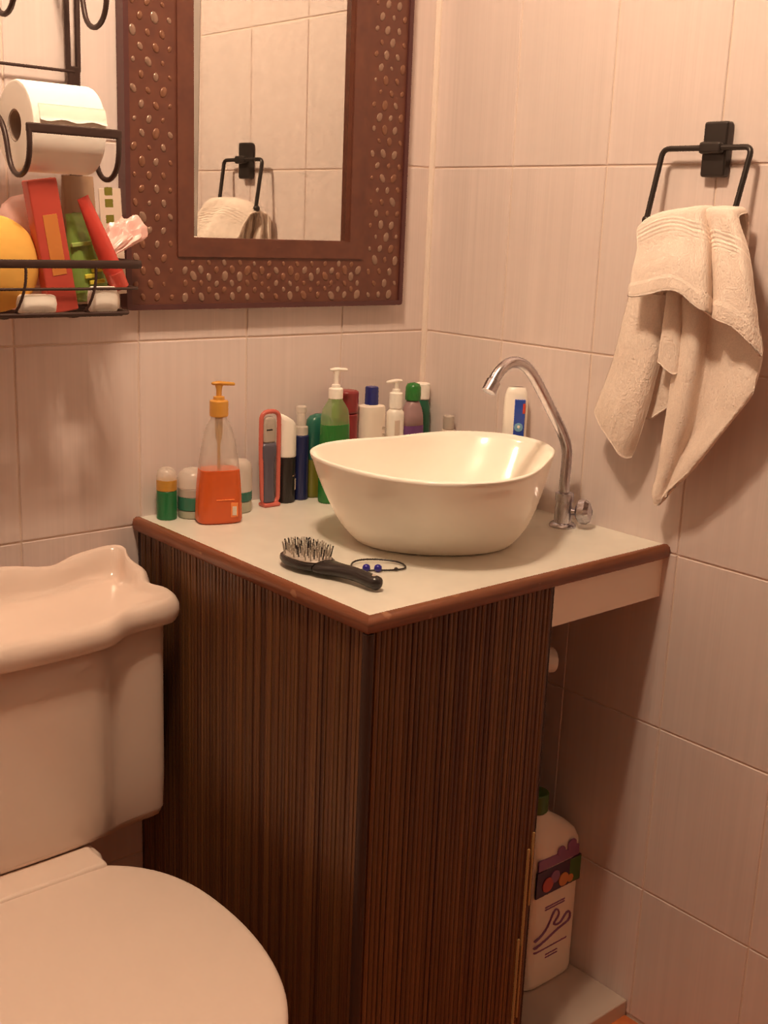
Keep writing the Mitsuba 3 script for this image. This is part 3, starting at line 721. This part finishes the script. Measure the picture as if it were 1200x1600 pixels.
add(f'{k}__body', moved(pk, (-0.753, -0.112, FB + 0.014), ry=-7, rz=4), 'p_lime', True)
for (dx_, dz_, s_) in ((0.004, 0.052, 0.6), (0.010, 0.040, 0.8), (-0.004, 0.033, 0.7), (0.006, 0.024, 1.0), (-0.010, 0.078, 1.4)):
    add(f'{k}__print', moved(rbox(dx_ - 0.012 * s_, dx_ + 0.012 * s_, -0.0145, -0.0090, dz_ - 0.0028, dz_ + 0.0028, 0.001), (-0.753, -0.1115, FB + 0.016), ry=-7, rz=4), 'p_limepale' if s_ > 1.2 else 'p_yellow', 40)
k = thing('red_squeeze_tube', 'small bright red squeeze tube leaning to the left at the right of the basket', 'tube')
tb = body([(0.0245, 0.0245, 0), (0.0255, 0.0255, 0.002), (0.0255, 0.0255, 0.020), (0.027, 0.026, 0.022), (0.0255, 0.022, 0.06), (0.021, 0.012, 0.10), (0.018, 0.004, 0.122), (0.018, 0.003, 0.128)], 2)
add(f'{k}__tube', moved(tb, (-0.7275, -0.146, FB + 0.038), ry=-24), 'p_red', True)
add(f'{k}__cap', moved(cyl(0.0132, -0.006, 0.019, 0.002), (-0.7275, -0.146, FB + 0.038), ry=-24), 'p_boxred')
k = thing('crumpled_bag', 'crumpled pinkish white plastic bag sticking out of the right end of the basket', 'plastic bag')
bg = trimesh.creation.icosphere(4); v = np.asarray(bg.vertices)
n1 = meshkit.fbm(v * 1.6, 3, 11)[:, None] - 0.5; n2 = np.abs(meshkit.fbm(v * 3.5, 2, 21)[:, None] - 0.5)
v = v * (1 + 0.5 * n1 - 0.55 * n2) * [0.028, 0.024, 0.064]
s_ = np.clip((v[:, 2] + 0.012) / 0.05, 0, 1); s_ = s_ * s_ * (3 - 2 * s_)
v[:, 0] = v[:, 0] * (0.36 + 1.1 * s_) + 0.048 * s_ + 0.12 * np.maximum(v[:, 2], 0)     # gathered in the basket, spread over its rim
bg = trimesh.Trimesh(v + [-0.731, -0.080, FB + 0.072], bg.faces, process=False)
scene[k] = mikit.ply(bg, 'p_pink', 25)
k = thing('leaflet_card', 'pale card with green print behind the brown packet', 'card')
add(f'{k}__card', moved(rbox(-0.018, 0.018, -0.001, 0.001, 0, 0.155, 0.0006), (-0.672, -0.0325, FB + 0.016), ry=-3), 'p_frosted', 40)
for dz_ in (0.105, 0.128, 0.145):
    add(f'{k}__print', moved(rbox(-0.009, 0.004, -0.0014, -0.0009, dz_, dz_ + 0.012, 0.0002), (-0.672, -0.0325, FB + 0.016), ry=-3), 'p_olive', 40)
for (x_, y_, w_, h_, lab) in ((-0.757, -0.1545, 0.044, 0.036, 'white soap bar standing in the basket right of the red carton'), (-0.854, -0.1535, 0.056, 0.026, 'white soap bar low in the basket left of the red carton'), (-0.7300, -0.125, 0.026, 0.026, 'cream soap bar at the right end of the basket')):
    lone('soap_bar', lab, 'soap', moved(body([(w_ - 0.01, 0.010, 0), (w_ - 0.003, 0.018, 0.003), (w_, 0.020, h_ / 2), (w_ - 0.003, 0.018, h_ - 0.003), (w_ - 0.01, 0.010, h_)], 3.2), (x_, y_, FB)), 'p_white' if w_ > 0.03 else 'p_cream', True, 'soap bars in the wire basket')

# ------------------------------------------------------------------ bottles and jars along the back of the counter
def pump(k, c, z0, col, cap_r, cap_h, stem_h, spout, rz, stem_r=0.0045, head_r=0.0085, collar=0.0):
    """screw collar, stem and spout head of a pump bottle; z0 = underside of the collar"""
    x, y = c
    add(f'{k}__pump_collar', moved(lathe(rprofile(cap_r, 0, cap_h, 0.002) + [(cap_r * 0.62, cap_h + 0.001), (cap_r * 0.58, cap_h + 0.006), (stem_r, cap_h + 0.007)]), (x, y, z0)), col, 40)
    add(f'{k}__pump_stem', moved(lathe([(stem_r, 0), (stem_r, stem_h * 0.6), (stem_r * 1.5, stem_h)]), (x, y, z0 + cap_h + 0.006)), col, 40)
    zz = z0 + cap_h + 0.006 + stem_h
    h = m3.Manifold.batch_hull([m3.Manifold.sphere(0.004, 12).scale((1, 1.3, 0.7)).translate((-head_r, 0, 0)), m3.Manifold.sphere(0.004, 12).scale((1, 1.6, 0.8)).translate((0, 0, 0.001)), m3.Manifold.sphere(0.0028, 12).translate((spout, 0, -0.001))])
    add(f'{k}__pump_head', moved(to_tri(h), (x, y, zz + 0.002), rz=rz), col, 40)

# orange hand soap
SX, SY = -0.5265, -0.094
k = thing('soap_dispenser', 'clear pump bottle half full of orange hand soap with an amber pump', 'soap dispenser')
rz0 = -18
add(f'{k}__soap', moved(body([(0.062, 0.040, 0.0), (0.071, 0.047, 0.002), (0.0745, 0.050, 0.006), (0.0735, 0.050, 0.03), (0.070, 0.048, 0.062), (0.0655, 0.046, 0.088), (0.063, 0.044, 0.089)], 3.4, 56), (SX, SY, ZC), rz=rz0), 'p_orange', 40, label='orange liquid soap')
add(f'{k}__bottle', moved(loft([sell(w_, d_, z_, n_, 56) for w_, d_, z_, n_ in ((0.0655, 0.046, 0.0892, 3.4), (0.060, 0.043, 0.110, 3.2), (0.052, 0.038, 0.135, 2.8), (0.042, 0.033, 0.155, 2.4), (0.032, 0.029, 0.166, 2.0), (0.026, 0.026, 0.1695, 2), (0.024, 0.024, 0.176, 2))], False, False), (SX, SY, ZC), rz=rz0), 'm_clear', True, label='clear upper half of the bottle')
add(f'{k}__dip_tube', moved(lathe([(0.0025, 0.0895), (0.0025, 0.130), (0.005, 0.138), (0.0062, 0.150), (0.0062, 0.175)]), (SX, SY, ZC)), 'p_amber', 40)
add(f'{k}__label', moved(rbox(0.014, 0.026, -0.0252, -0.0243, 0.012, 0.036, 0.0003), (SX, SY, ZC), rz=rz0), 'p_orangepale', 40)
add(f'{k}__barcode', moved(rbox(0.0165, 0.0235, -0.0262, -0.0250, 0.015, 0.030, 0.0003), (SX, SY, ZC), rz=rz0), 'p_frosted', 40)
add(f'{k}__print_line', moved(rbox(-0.010, 0.020, -0.0259, -0.0238, 0.0405, 0.0420, 0.0003), (SX, SY, ZC), rz=rz0), 'p_orangepale', 40)
pump(k, (SX, SY), ZC + 0.174, 'p_pumpamber', 0.0150, 0.026, 0.019, 0.023, -25)
# jars at the left
k = thing('green_jar', 'small green pot with a clear domed top, leftmost on the counter', 'jar')
add(f'{k}__pot', moved(cyl(0.0165, 0, 0.048, 0.002), (-0.588, -0.034, ZC)), 'p_green')
add(f'{k}__amber_band', moved(cyl(0.0166, 0.0482, 0.066, 0.001), (-0.588, -0.034, ZC)), 'p_amber')
add(f'{k}__dome', moved(loft([sell(2 * r_, 2 * r_, z_, 2, 32) for r_, z_ in ((0.0166, 0.0662), (0.0166, 0.074), (0.014, 0.081), (0.008, 0.0855), (0.001, 0.087))], False, True), (-0.588, -0.034, ZC)), 'm_frost', True)
k = thing('gel_jar', 'squat clear jar with dark teal gel and a glossy domed lid beside the green pot', 'jar')
jx, jy = -0.545, -0.044
add(f'{k}__glass_foot', moved(cyl(0.0245, 0, 0.014, 0.003), (jx, jy, ZC)), 'p_gelpale')
add(f'{k}__gel', moved(cyl(0.0250, 0.0142, 0.036, 0.001), (jx, jy, ZC)), 'p_tealgel')
add(f'{k}__upper_glass', moved(cyl(0.0250, 0.0362, 0.050, 0.001), (jx, jy, ZC)), 'p_grey')
add(f'{k}__lid', moved(lathe([(0.0245, 0.0503), (0.0255, 0.052), (0.0255, 0.064), (0.0225, 0.074), (0.014, 0.0805), (0.004, 0.083)]), (jx, jy, ZC)), 'm_frost', True)
k = thing('banded_jar', 'clear jar with a dark green band, mostly hidden behind the soap dispenser', 'jar')
jx, jy = -0.4635, -0.048
add(f'{k}__foot', moved(cyl(0.0275, 0, 0.020, 0.003), (jx, jy, ZC)), 'p_gelpale')
add(f'{k}__band', moved(cyl(0.0280, 0.0202, 0.036, 0.001), (jx, jy, ZC)), 'p_teal')
add(f'{k}__upper', moved(lathe([(0.0278, 0.0362), (0.0280, 0.038), (0.0280, 0.072), (0.026, 0.083), (0.020, 0.088), (0.006, 0.089)]), (jx, jy, ZC)), 'm_frost', True)
# grooming tool in a pink-red loop holder
k = thing('loop_holder', 'dark slate grooming tool in a pink-red loop holder beside the soap dispenser', 'holder')
hx, hy = -0.3965, -0.052
lw = 0.0185
lo_ = round_corners([(hx, hy, ZC + 0.0035), (hx + lw, hy, ZC + 0.0035), (hx + lw, hy, ZC + 0.166), (hx - lw, hy, ZC + 0.166), (hx - lw, hy, ZC + 0.095), (hx - lw + 0.004, hy, ZC + 0.0035), (hx, hy, ZC + 0.0035)], 0.0155, 8)
add(f'{k}__loop', tube(lo_[:-1], 0.0040, 10, closed=True, flat=(1.0, 1.0)), 'p_pinkred', 60, label='pink-red plastic loop')
add(f'{k}__foot', moved(rbox(-0.016, 0.018, -0.011, 0.011, 0, 0.007, 0.003), (hx, hy, ZC)), 'p_pinkred', 40)
add(f'{k}__tool', moved(body([(0.020, 0.014, 0.0072), (0.024, 0.017, 0.010), (0.022, 0.016, 0.06), (0.023, 0.016, 0.075), (0.030, 0.017, 0.090), (0.031, 0.016, 0.105), (0.027, 0.013, 0.112)], 2.6), (hx - 0.003, hy, ZC)), 'p_slate', True)
add(f'{k}__tool_head', moved(body([(0.022, 0.010, 0.1122), (0.026, 0.012, 0.116), (0.027, 0.012, 0.140), (0.024, 0.011, 0.152), (0.014, 0.008, 0.157)], 2.6), (hx - 0.002, hy, ZC)), 'p_grey', True)
add(f'{k}__slot', moved(rbox(-0.009, 0.003, -0.0068, -0.0055, 0.134, 0.1365, 0.0006), (hx - 0.002, hy, ZC)), 'p_black', 40)
# black bottle with a slanted white cap
k = thing('black_bottle', 'black bottle with a slanted white cap beside the pink-red loop', 'bottle')
bx_, by_ = -0.3535, -0.041
add(f'{k}__body', moved(body([(0.028, 0.026, 0), (0.0325, 0.030, 0.0025), (0.0325, 0.030, 0.079), (0.030, 0.028, 0.082)], 2.3), (bx_, by_, ZC)), 'p_black', 40)
cp = body([(0.0335, 0.031, 0.0822), (0.0345, 0.032, 0.084), (0.034, 0.0315, 0.12), (0.033, 0.030, 0.148), (0.031, 0.028, 0.156), (0.024, 0.022, 0.161)], 2.2)
v = np.asarray(cp.vertices).copy(); tp = v[:, 2] > 0.12
v[tp, 2] -= (v[tp, 2] - 0.12) / 0.041 * (v[tp, 0] + 0.017) * 0.62
add(f'{k}__cap', moved(trimesh.Trimesh(v, cp.faces, process=False), (bx_, by_, ZC)), 'p_white', True, label='slanted white cap')
add(f'{k}__label', moved(rbox(0.000, 0.008, -0.0162, -0.0145, 0.022, 0.042, 0.0004), (bx_, by_, ZC), rz=38), 'p_frosted', 40)
add(f'{k}__label_line', moved(rbox(-0.008, 0.008, -0.0160, -0.0140, 0.048, 0.0495, 0.0004), (bx_, by_, ZC), rz=38), 'p_kraft', 40)
k = thing('navy_bottle', 'slim navy blue bottle with a clear cap between the black and teal bottles', 'bottle')
bx_, by_ = -0.3185, -0.036
add(f'{k}__body', moved(lathe(rprofile(0.0143, 0, 0.116, 0.002)), (bx_, by_, ZC)), 'p_navy', 40)
add(f'{k}__cap', moved(lathe([(0.0105, 0.1162), (0.0125, 0.117), (0.0125, 0.131), (0.0085, 0.133), (0.0080, 0.156), (0.0092, 0.157), (0.0092, 0.166), (0.007, 0.168)]), (bx_, by_, ZC)), 'm_frost', 40, label='frosted clear cap')
k = thing('teal_bottle', 'broad teal green bottle with olive lower half behind the basin', 'bottle')
bx_, by_ = -0.2775, -0.034
add(f'{k}__lower', moved(body([(0.048, 0.026, 0), (0.052, 0.030, 0.003), (0.052, 0.030, 0.070)], 2.6), (bx_, by_, ZC)), 'p_olive', 40)
add(f'{k}__upper', moved(body([(0.052, 0.030, 0.0702), (0.052, 0.030, 0.128), (0.048, 0.028, 0.140), (0.036, 0.022, 0.147), (0.018, 0.014, 0.150)], 2.6), (bx_, by_, ZC)), 'p_teal', True)
k = thing('green_pump_bottle', 'clear pump bottle of green liquid with a white pump behind the basin', 'pump bottle')
bx_, by_ = -0.2795, -0.0825
add(f'{k}__liquid', moved(body([(0.054, 0.034, 0), (0.058, 0.038, 0.003), (0.058, 0.038, 0.060), (0.055, 0.037, 0.139), (0.054, 0.036, 0.140)], 2.5), (bx_, by_, ZC)), 'p_brightgreen', 40, label='green liquid')
add(f'{k}__bottle', moved(loft([sell(w_, d_, z_, 2.4, 40) for w_, d_, z_ in ((0.055, 0.037, 0.1402), (0.053, 0.036, 0.154), (0.048, 0.033, 0.166), (0.034, 0.027, 0.176), (0.025, 0.025, 0.181), (0.023, 0.023, 0.186))], False, False), (bx_, by_, ZC)), 'm_clear_green', True, label='clear shoulder of the bottle')
add(f'{k}__dip_tube', moved(lathe([(0.003, 0.1405), (0.003, 0.146), (0.0068, 0.150), (0.0068, 0.184)]), (bx_, by_, ZC)), 'p_lime', 40)
pump(k, (bx_, by_), ZC + 0.184, 'p_white', 0.0128, 0.019, 0.024, 0.020, -8, 0.0042)
k = thing('maroon_bottle', 'maroon cylindrical bottle behind the green pump bottle', 'bottle')
bx_, by_ = -0.2195, -0.040
add(f'{k}__body', moved(lathe(rprofile(0.0205, 0, 0.148, 0.003)), (bx_, by_, ZC)), 'p_maroon', 40)
add(f'{k}__cap', moved(lathe(rprofile(0.0210, 0.1485, 0.190, 0.005, 6)), (bx_, by_, ZC)), 'p_maroon', 40)
k = thing('lotion_bottle', 'white bottle with a navy blue cap behind the basin', 'bottle')
bx_, by_ = -0.1665, -0.046
add(f'{k}__body', moved(body([(0.050, 0.036, 0), (0.055, 0.041, 0.003), (0.056, 0.042, 0.08), (0.0555, 0.0415, 0.152), (0.053, 0.039, 0.1585), (0.030, 0.026, 0.161)], 2.4), (bx_, by_, ZC)), 'p_cream', 40)
add(f'{k}__cap', moved(body([(0.0225, 0.0225, 0.1612), (0.0235, 0.0235, 0.1625), (0.0225, 0.0225, 0.192), (0.020, 0.020, 0.194)], 2.6), (bx_, by_, ZC)), 'p_navycap', 40, label='navy blue cap')
for dz_, w_ in ((0.120, 0.008), (0.117, 0.011), (0.108, 0.010), (0.105, 0.007)):
    add(f'{k}__print', moved(rbox(0.016 - w_ / 2, 0.016 + w_ / 2, -0.0206, -0.0170, dz_, dz_ + 0.0014, 0.0004), (bx_, by_, ZC)), 'p_grey', 40)
k = thing('white_pump_bottle', 'slim white pump bottle right of the navy-capped bottle', 'pump bottle')
bx_, by_ = -0.1195, -0.060
add(f'{k}__body', moved(body([(0.030, 0.024, 0), (0.034, 0.028, 0.003), (0.034, 0.028, 0.138), (0.032, 0.027, 0.146), (0.024, 0.022, 0.150), (0.020, 0.020, 0.152)], 2.4), (bx_, by_, ZC)), 'p_white', 40)
add(f'{k}__label', moved(rbox(-0.0125, -0.0005, -0.0150, -0.0135, 0.098, 0.132, 0.0005), (bx_, by_, ZC)), 'p_frosted', 40)
pump(k, (bx_, by_), ZC + 0.152, 'p_white', 0.0125, 0.030, 0.013, -0.022, 0, 0.0045, -0.010)
k = thing('green_capped_bottle', 'clear bottle of purple liquid with a round green cap', 'bottle')
bx_, by_ = -0.079, -0.062
add(f'{k}__liquid', moved(body([(0.044, 0.030, 0), (0.048, 0.034, 0.003), (0.048, 0.034, 0.118), (0.0475, 0.033, 0.1185)], 2.4), (bx_, by_, ZC)), 'p_purple', 40, label='purple liquid')
add(f'{k}__shoulder', moved(body([(0.0475, 0.033, 0.1187), (0.044, 0.032, 0.138), (0.036, 0.028, 0.152), (0.026, 0.024, 0.161), (0.021, 0.021, 0.165)], 2.3), (bx_, by_, ZC)), 'p_lilac', True)
add(f'{k}__cap', moved(lathe([(0.0125, 0.1652), (0.0145, 0.166), (0.0148, 0.178), (0.0142, 0.190), (0.011, 0.196), (0.004, 0.198)]), (bx_, by_, ZC)), 'p_brightgreen', True, label='round green cap')
k = thing('white_capped_bottle', 'dark green bottle with a white cap in the corner of the counter', 'bottle')
bx_, by_ = -0.0235, -0.027
add(f'{k}__body', moved(lathe([(0.015, 0), (0.017, 0.003), (0.017, 0.125), (0.016, 0.142), (0.013, 0.155), (0.012, 0.158)]), (bx_, by_, ZC)), 'p_darkgreen', 40)
add(f'{k}__cap', moved(lathe(rprofile(0.0145, 0.1582, 0.190, 0.003)), (bx_, by_, ZC)), 'p_white', 40, label='white screw cap')
k = thing('small_clear_bottle', 'small greyish clear bottle right of the white-capped bottle', 'bottle')
bx_, by_ = -0.0255, -0.106
add(f'{k}__body', moved(lathe([(0.015, 0), (0.017, 0.003), (0.017, 0.105), (0.012, 0.112)]), (bx_, by_, ZC)), 'p_frosted', 40)
add(f'{k}__cap', moved(lathe(rprofile(0.0105, 0.1122, 0.138, 0.002)), (bx_, by_, ZC)), 'p_grey', 40)
# toothpaste behind the basin
k = thing('toothpaste_tube', 'white toothpaste tube with a blue label standing behind the tap', 'toothpaste')
px_, py_ = -0.0365, -0.286
tz = -42
add(f'{k}__tube', moved(body([(0.026, 0.026, 0.022), (0.034, 0.032, 0.030), (0.040, 0.032, 0.06), (0.042, 0.028, 0.12), (0.042, 0.022, 0.185), (0.038, 0.020, 0.205), (0.030, 0.016, 0.216)], 2.6), (px_ - 0.002, py_, ZC), rz=tz), 'p_white', True)
add(f'{k}__cap', moved(lathe(rprofile(0.0135, 0, 0.0218, 0.002)), (px_ - 0.002, py_, ZC)), 'p_white', 40)
def on_tube(x0, x1, z0, z1, y=-0.0165, dpt=0.006):
    return moved(rbox(x0, x1, y, y + dpt, z0, z1, 0.0008), (px_ - 0.002, py_, ZC), rz=tz)
add(f'{k}__blue_label', on_tube(-0.003, 0.0155, 0.100, 0.196, -0.0152, 0.008), 'p_blue', 40, label='dark blue label')
add(f'{k}__red_flash', on_tube(0.0110, 0.0158, 0.172, 0.190, -0.0156, 0.007), 'p_red', 40)
add(f'{k}__emblem', moved(moved(cyl(0.0078, 0, 0.001, 0.0004, 24), rx=90), (0, 0, 0)).apply_translation((0.0055, -0.0154, 0.148)).apply_transform(trimesh.transformations.rotation_matrix(math.radians(tz), [0, 0, 1])).apply_translation((px_ - 0.002, py_, ZC)), 'p_sky', 40)
star = [(0.0038 * (1 if i % 2 == 0 else 0.5) * math.cos(i * math.pi / 5), 0.0038 * (1 if i % 2 == 0 else 0.5) * math.sin(i * math.pi / 5)) for i in range(10)]
add(f'{k}__emblem_mark', moved(moved(trimesh.creation.extrude_polygon(Polygon(star), 0.0008, engine='earcut'), rx=90), (0.0055, -0.0163, 0.149)).apply_transform(trimesh.transformations.rotation_matrix(math.radians(tz), [0, 0, 1])).apply_translation((px_ - 0.002, py_, ZC)), 'p_white', False)
k = thing('small_white_cap', 'small white bottle cap beside the toothpaste on the counter', 'cap')
scene[k] = mikit.ply(moved(lathe([(0.010, 0), (0.0115, 0.002), (0.0105, 0.105), (0.008, 0.113), (0.003, 0.115)]), (-0.018, -0.318, ZC)), 'p_white', 40)

# ------------------------------------------------------------------ hair brush and beaded hair tie at the front of the counter
k = thing('hair_brush', 'black hair brush with grey bristles lying on the counter before the basin', 'hair brush')
hx, hy = -0.563, -0.385
def brush(pts_, rows_):
    return pts_
hd = []
for f_, z_ in ((0.80, 0.004), (0.95, 0.006), (1.0, 0.010), (0.98, 0.0145), (0.90, 0.016)):
    hd.append(sell(0.062 * f_, 0.092 * f_, z_, 2.3, 48))
add(f'{k}__head', moved(loft(hd), (hx, hy, ZC + 0.0015), rz=4), 'p_black', 40)
add(f'{k}__cushion', moved(loft([sell(0.054 * f_, 0.082 * f_, z_, 2.3, 48) for f_, z_ in ((1.0, 0.0155), (0.97, 0.0185), (0.8, 0.0215), (0.4, 0.0235), (0.1, 0.024))]), (hx, hy, ZC + 0.0015), rz=4), 'p_grey', True)
hp = smooth_path([(hx + 0.002, hy - 0.038, ZC + 0.0115), (hx + 0.004, hy - 0.060, ZC + 0.0125), (hx + 0.008, hy - 0.085, ZC + 0.0140), (hx + 0.011, hy - 0.112, ZC + 0.0135), (hx + 0.013, hy - 0.134, ZC + 0.0120), (hx + 0.0135, hy - 0.146, ZC + 0.0115)], 40)
s_ = np.linspace(0, 1, 40)
hr = np.interp(s_, [0, 0.12, 0.3, 0.6, 0.85, 0.95, 1.0], [0.024, 0.021, 0.0145, 0.0105, 0.0115, 0.0100, 0.004])
lo2 = []
for p_, r_ in zip(hp, hr):
    a2 = np.linspace(0, 2 * np.pi, 20, endpoint=False)
    lo2.append(np.stack([p_[0] + r_ * np.cos(a2), np.full(20, p_[1]), p_[2] + min(r_, 0.0095) * np.sin(a2)], 1))
add(f'{k}__handle', loft(lo2), 'p_black', True)
add(f'{k}__hanging_hole', moved(moved(cyl(0.0034, 0, 0.002, 0.0004, 16), rx=0), (hx + 0.013, hy - 0.134, ZC + 0.0202)), 'p_grey', 40)
pin = mikit.ply(lathe([(0.00095, 0), (0.00085, 0.0155), (0.00125, 0.0160), (0.00125, 0.0172), (0.0004, 0.0180)], 6), 'p_pins', 60)
pind = mikit.ply(lathe([(0.00095, 0), (0.00085, 0.0155), (0.0012, 0.0160), (0.0012, 0.0172), (0.0004, 0.0180)], 6), 'p_black', 60)
for i in range(-5, 6):
    for j in range(-4, 5):
        x_, y_ = j * 0.0062 + (0.0031 if i % 2 else 0), i * 0.0072
        rr_ = (abs(x_) / 0.0255) ** 2.3 + (abs(y_) / 0.039) ** 2.3
        if rr_ > 1:
            continue
        add(f'{k}__pin', pin if rng.random() < 0.68 else pind, None, to_world=T().translate((hx, hy, ZC + 0.0015)).rotate((0, 0, 1), 4).translate((x_, y_, 0.0205 - 0.003 * rr_)).rotate((0, 1, 0), x_ * 500 + rng.uniform(-4, 4)).rotate((1, 0, 0), -y_ * 320 + rng.uniform(-4, 4)))
k = thing('hair_tie', 'black elastic hair tie with two dark blue beads beside the brush handle', 'hair tie')
hp = np.array([(-0.512, -0.427), (-0.496, -0.409), (-0.472, -0.413), (-0.449, -0.432), (-0.440, -0.452), (-0.448, -0.468), (-0.466, -0.468), (-0.486, -0.458), (-0.503, -0.446)])
cl = CubicSpline(np.arange(len(hp) + 1), np.vstack([hp, hp[:1]]), bc_type='periodic')(np.linspace(0, len(hp), 72, endpoint=False))
band = np.stack([cl[:, 0], cl[:, 1], np.full(72, ZC + 0.0022) + 0.003 * np.maximum(0, np.sin(np.linspace(0, 2 * np.pi, 72)))], 1)
add(f'{k}__band', tube(band, 0.0013, 8, closed=True), 'p_black', 60)
for c_ in ((-0.503, -0.446), (-0.490, -0.4565)):
    add(f'{k}__bead', ellipsoid((c_[0], c_[1], ZC + 0.0058), 0.0056), 'p_bluebead', True, label='dark blue bead')
add(f'{k}__knot', ellipsoid((-0.466, -0.4685, ZC + 0.0035), 0.0028, 2), 'p_black', True)

# ------------------------------------------------------------------ under the counter: detergent bottle and drain pipe
k = thing('detergent_bottle', 'large white detergent bottle with purple print on the plinth under the counter', 'detergent bottle')
dx, dy, dz = -0.0775, -0.458, 0.0302
dsec = [(0.120, 0.070, 0, 5, 0), (0.128, 0.078, 0.004, 5, 0), (0.130, 0.080, 0.012, 5, 0), (0.130, 0.080, 0.190, 5, 0), (0.127, 0.078, 0.197, 5, 0), (0.127, 0.078, 0.201, 5, 0), (0.1295, 0.080, 0.207, 5, 0), (0.128, 0.079, 0.268, 4.5, 0),
        (0.118, 0.074, 0.288, 4, -0.005), (0.098, 0.066, 0.304, 3.2, -0.013), (0.074, 0.056, 0.318, 2.6, -0.022), (0.052, 0.048, 0.330, 2, -0.028), (0.042, 0.042, 0.336, 2, -0.030)]
add(f'{k}__body', moved(loft([sell(w_, d_, z_, n_, 64, cx_) for w_, d_, z_, n_, cx_ in dsec]), (dx, dy, dz)), 'p_cream', 40)
add(f'{k}__cap', moved(cyl(0.0225, 0.3365, 0.372, 0.003), (dx - 0.030, dy, dz)), 'p_leafgreen', 40, label='dark green cap')
F = -0.0405
def dlab(x0, x1, z0, z1, m_, key='print', y=F):
    add(f'{k}__{key}', moved(rbox(x0, x1, y - 0.0006, y + 0.003, z0, z1, 0.0004), (dx, dy, dz)), m_, 40)
dlab(-0.058, 0.058, 0.190, 0.240, 'p_fruitdark', 'picture_label')
dlab(-0.056, 0.050, 0.242, 0.262, 'p_violet', 'violet_band')
dlab(0.028, 0.0575, 0.192, 0.238, 'p_leafgreen', 'label_leaf', F - 0.0005)
for x_, z_, r_, c_ in ((0.012, 0.186, 0.013, 'p_fruitorange'), (-0.012, 0.200, 0.012, 'p_violet'), (0.030, 0.182, 0.008, 'p_fruitorange'), (0.0, 0.245, 0.010, 'p_violet'), (0.028, 0.248, 0.012, 'p_violet'), (-0.03, 0.19, 0.014, 'p_boxred')):
    add(f'{k}__label_fruit', moved(moved(cyl(r_, 0, 0.0022, 0.0006, 20), rx=90), (dx + x_, dy + F - 0.0004, dz + z_ + 0.020)), c_, 40)
sc_ = smooth_path([(-0.052, 0, 0.082), (-0.030, 0, 0.092), (-0.014, 0, 0.112), (0.000, 0, 0.128), (0.008, 0, 0.116), (-0.004, 0, 0.100), (0.012, 0, 0.096), (0.024, 0, 0.106), (0.036, 0, 0.110), (0.040, 0, 0.098), (0.020, 0, 0.088), (-0.020, 0, 0.076), (-0.052, 0, 0.068)], 80)
add(f'{k}__script', moved(tube(sc_, 0.0030, 8, flat=(1, 0.5)), (dx, dy + F, dz + 0.022)), 'p_violet', 60)
for z_, x0_, x1_ in ((0.140, -0.03, 0.022), (0.135, -0.03, 0.022), (0.056, -0.05, 0.036), (0.042, -0.02, 0.012), (0.036, -0.02, 0.012)):
    dlab(x0_, x1_, z_ + 0.022, z_ + 0.0245, 'p_violet', 'small_print')
k = thing('drain_pipe', 'white plastic drain pipe under the counter at the cabinet edge', 'pipe')
dp = round_corners([(-0.2988, -0.3785, ZC - 0.0885), (-0.2988, -0.3785, 0.655), (-0.090, -0.452, 0.640), (-0.090, -0.452, 0.640)][:3], 0.03)
add(f'{k}__pipe', tube(dp, 0.016, 20), 'p_white', 60)
dd = dp[-1] - dp[-2]; dd /= np.linalg.norm(dd)
add(f'{k}__end_collar', tube([dp[-1] - dd * 0.02, dp[-1] - dd * 0.019, dp[-1] + dd * 0.003, dp[-1] + dd * 0.004], [0.016, 0.0215, 0.0215, 0.017], 20), 'p_white', 50)
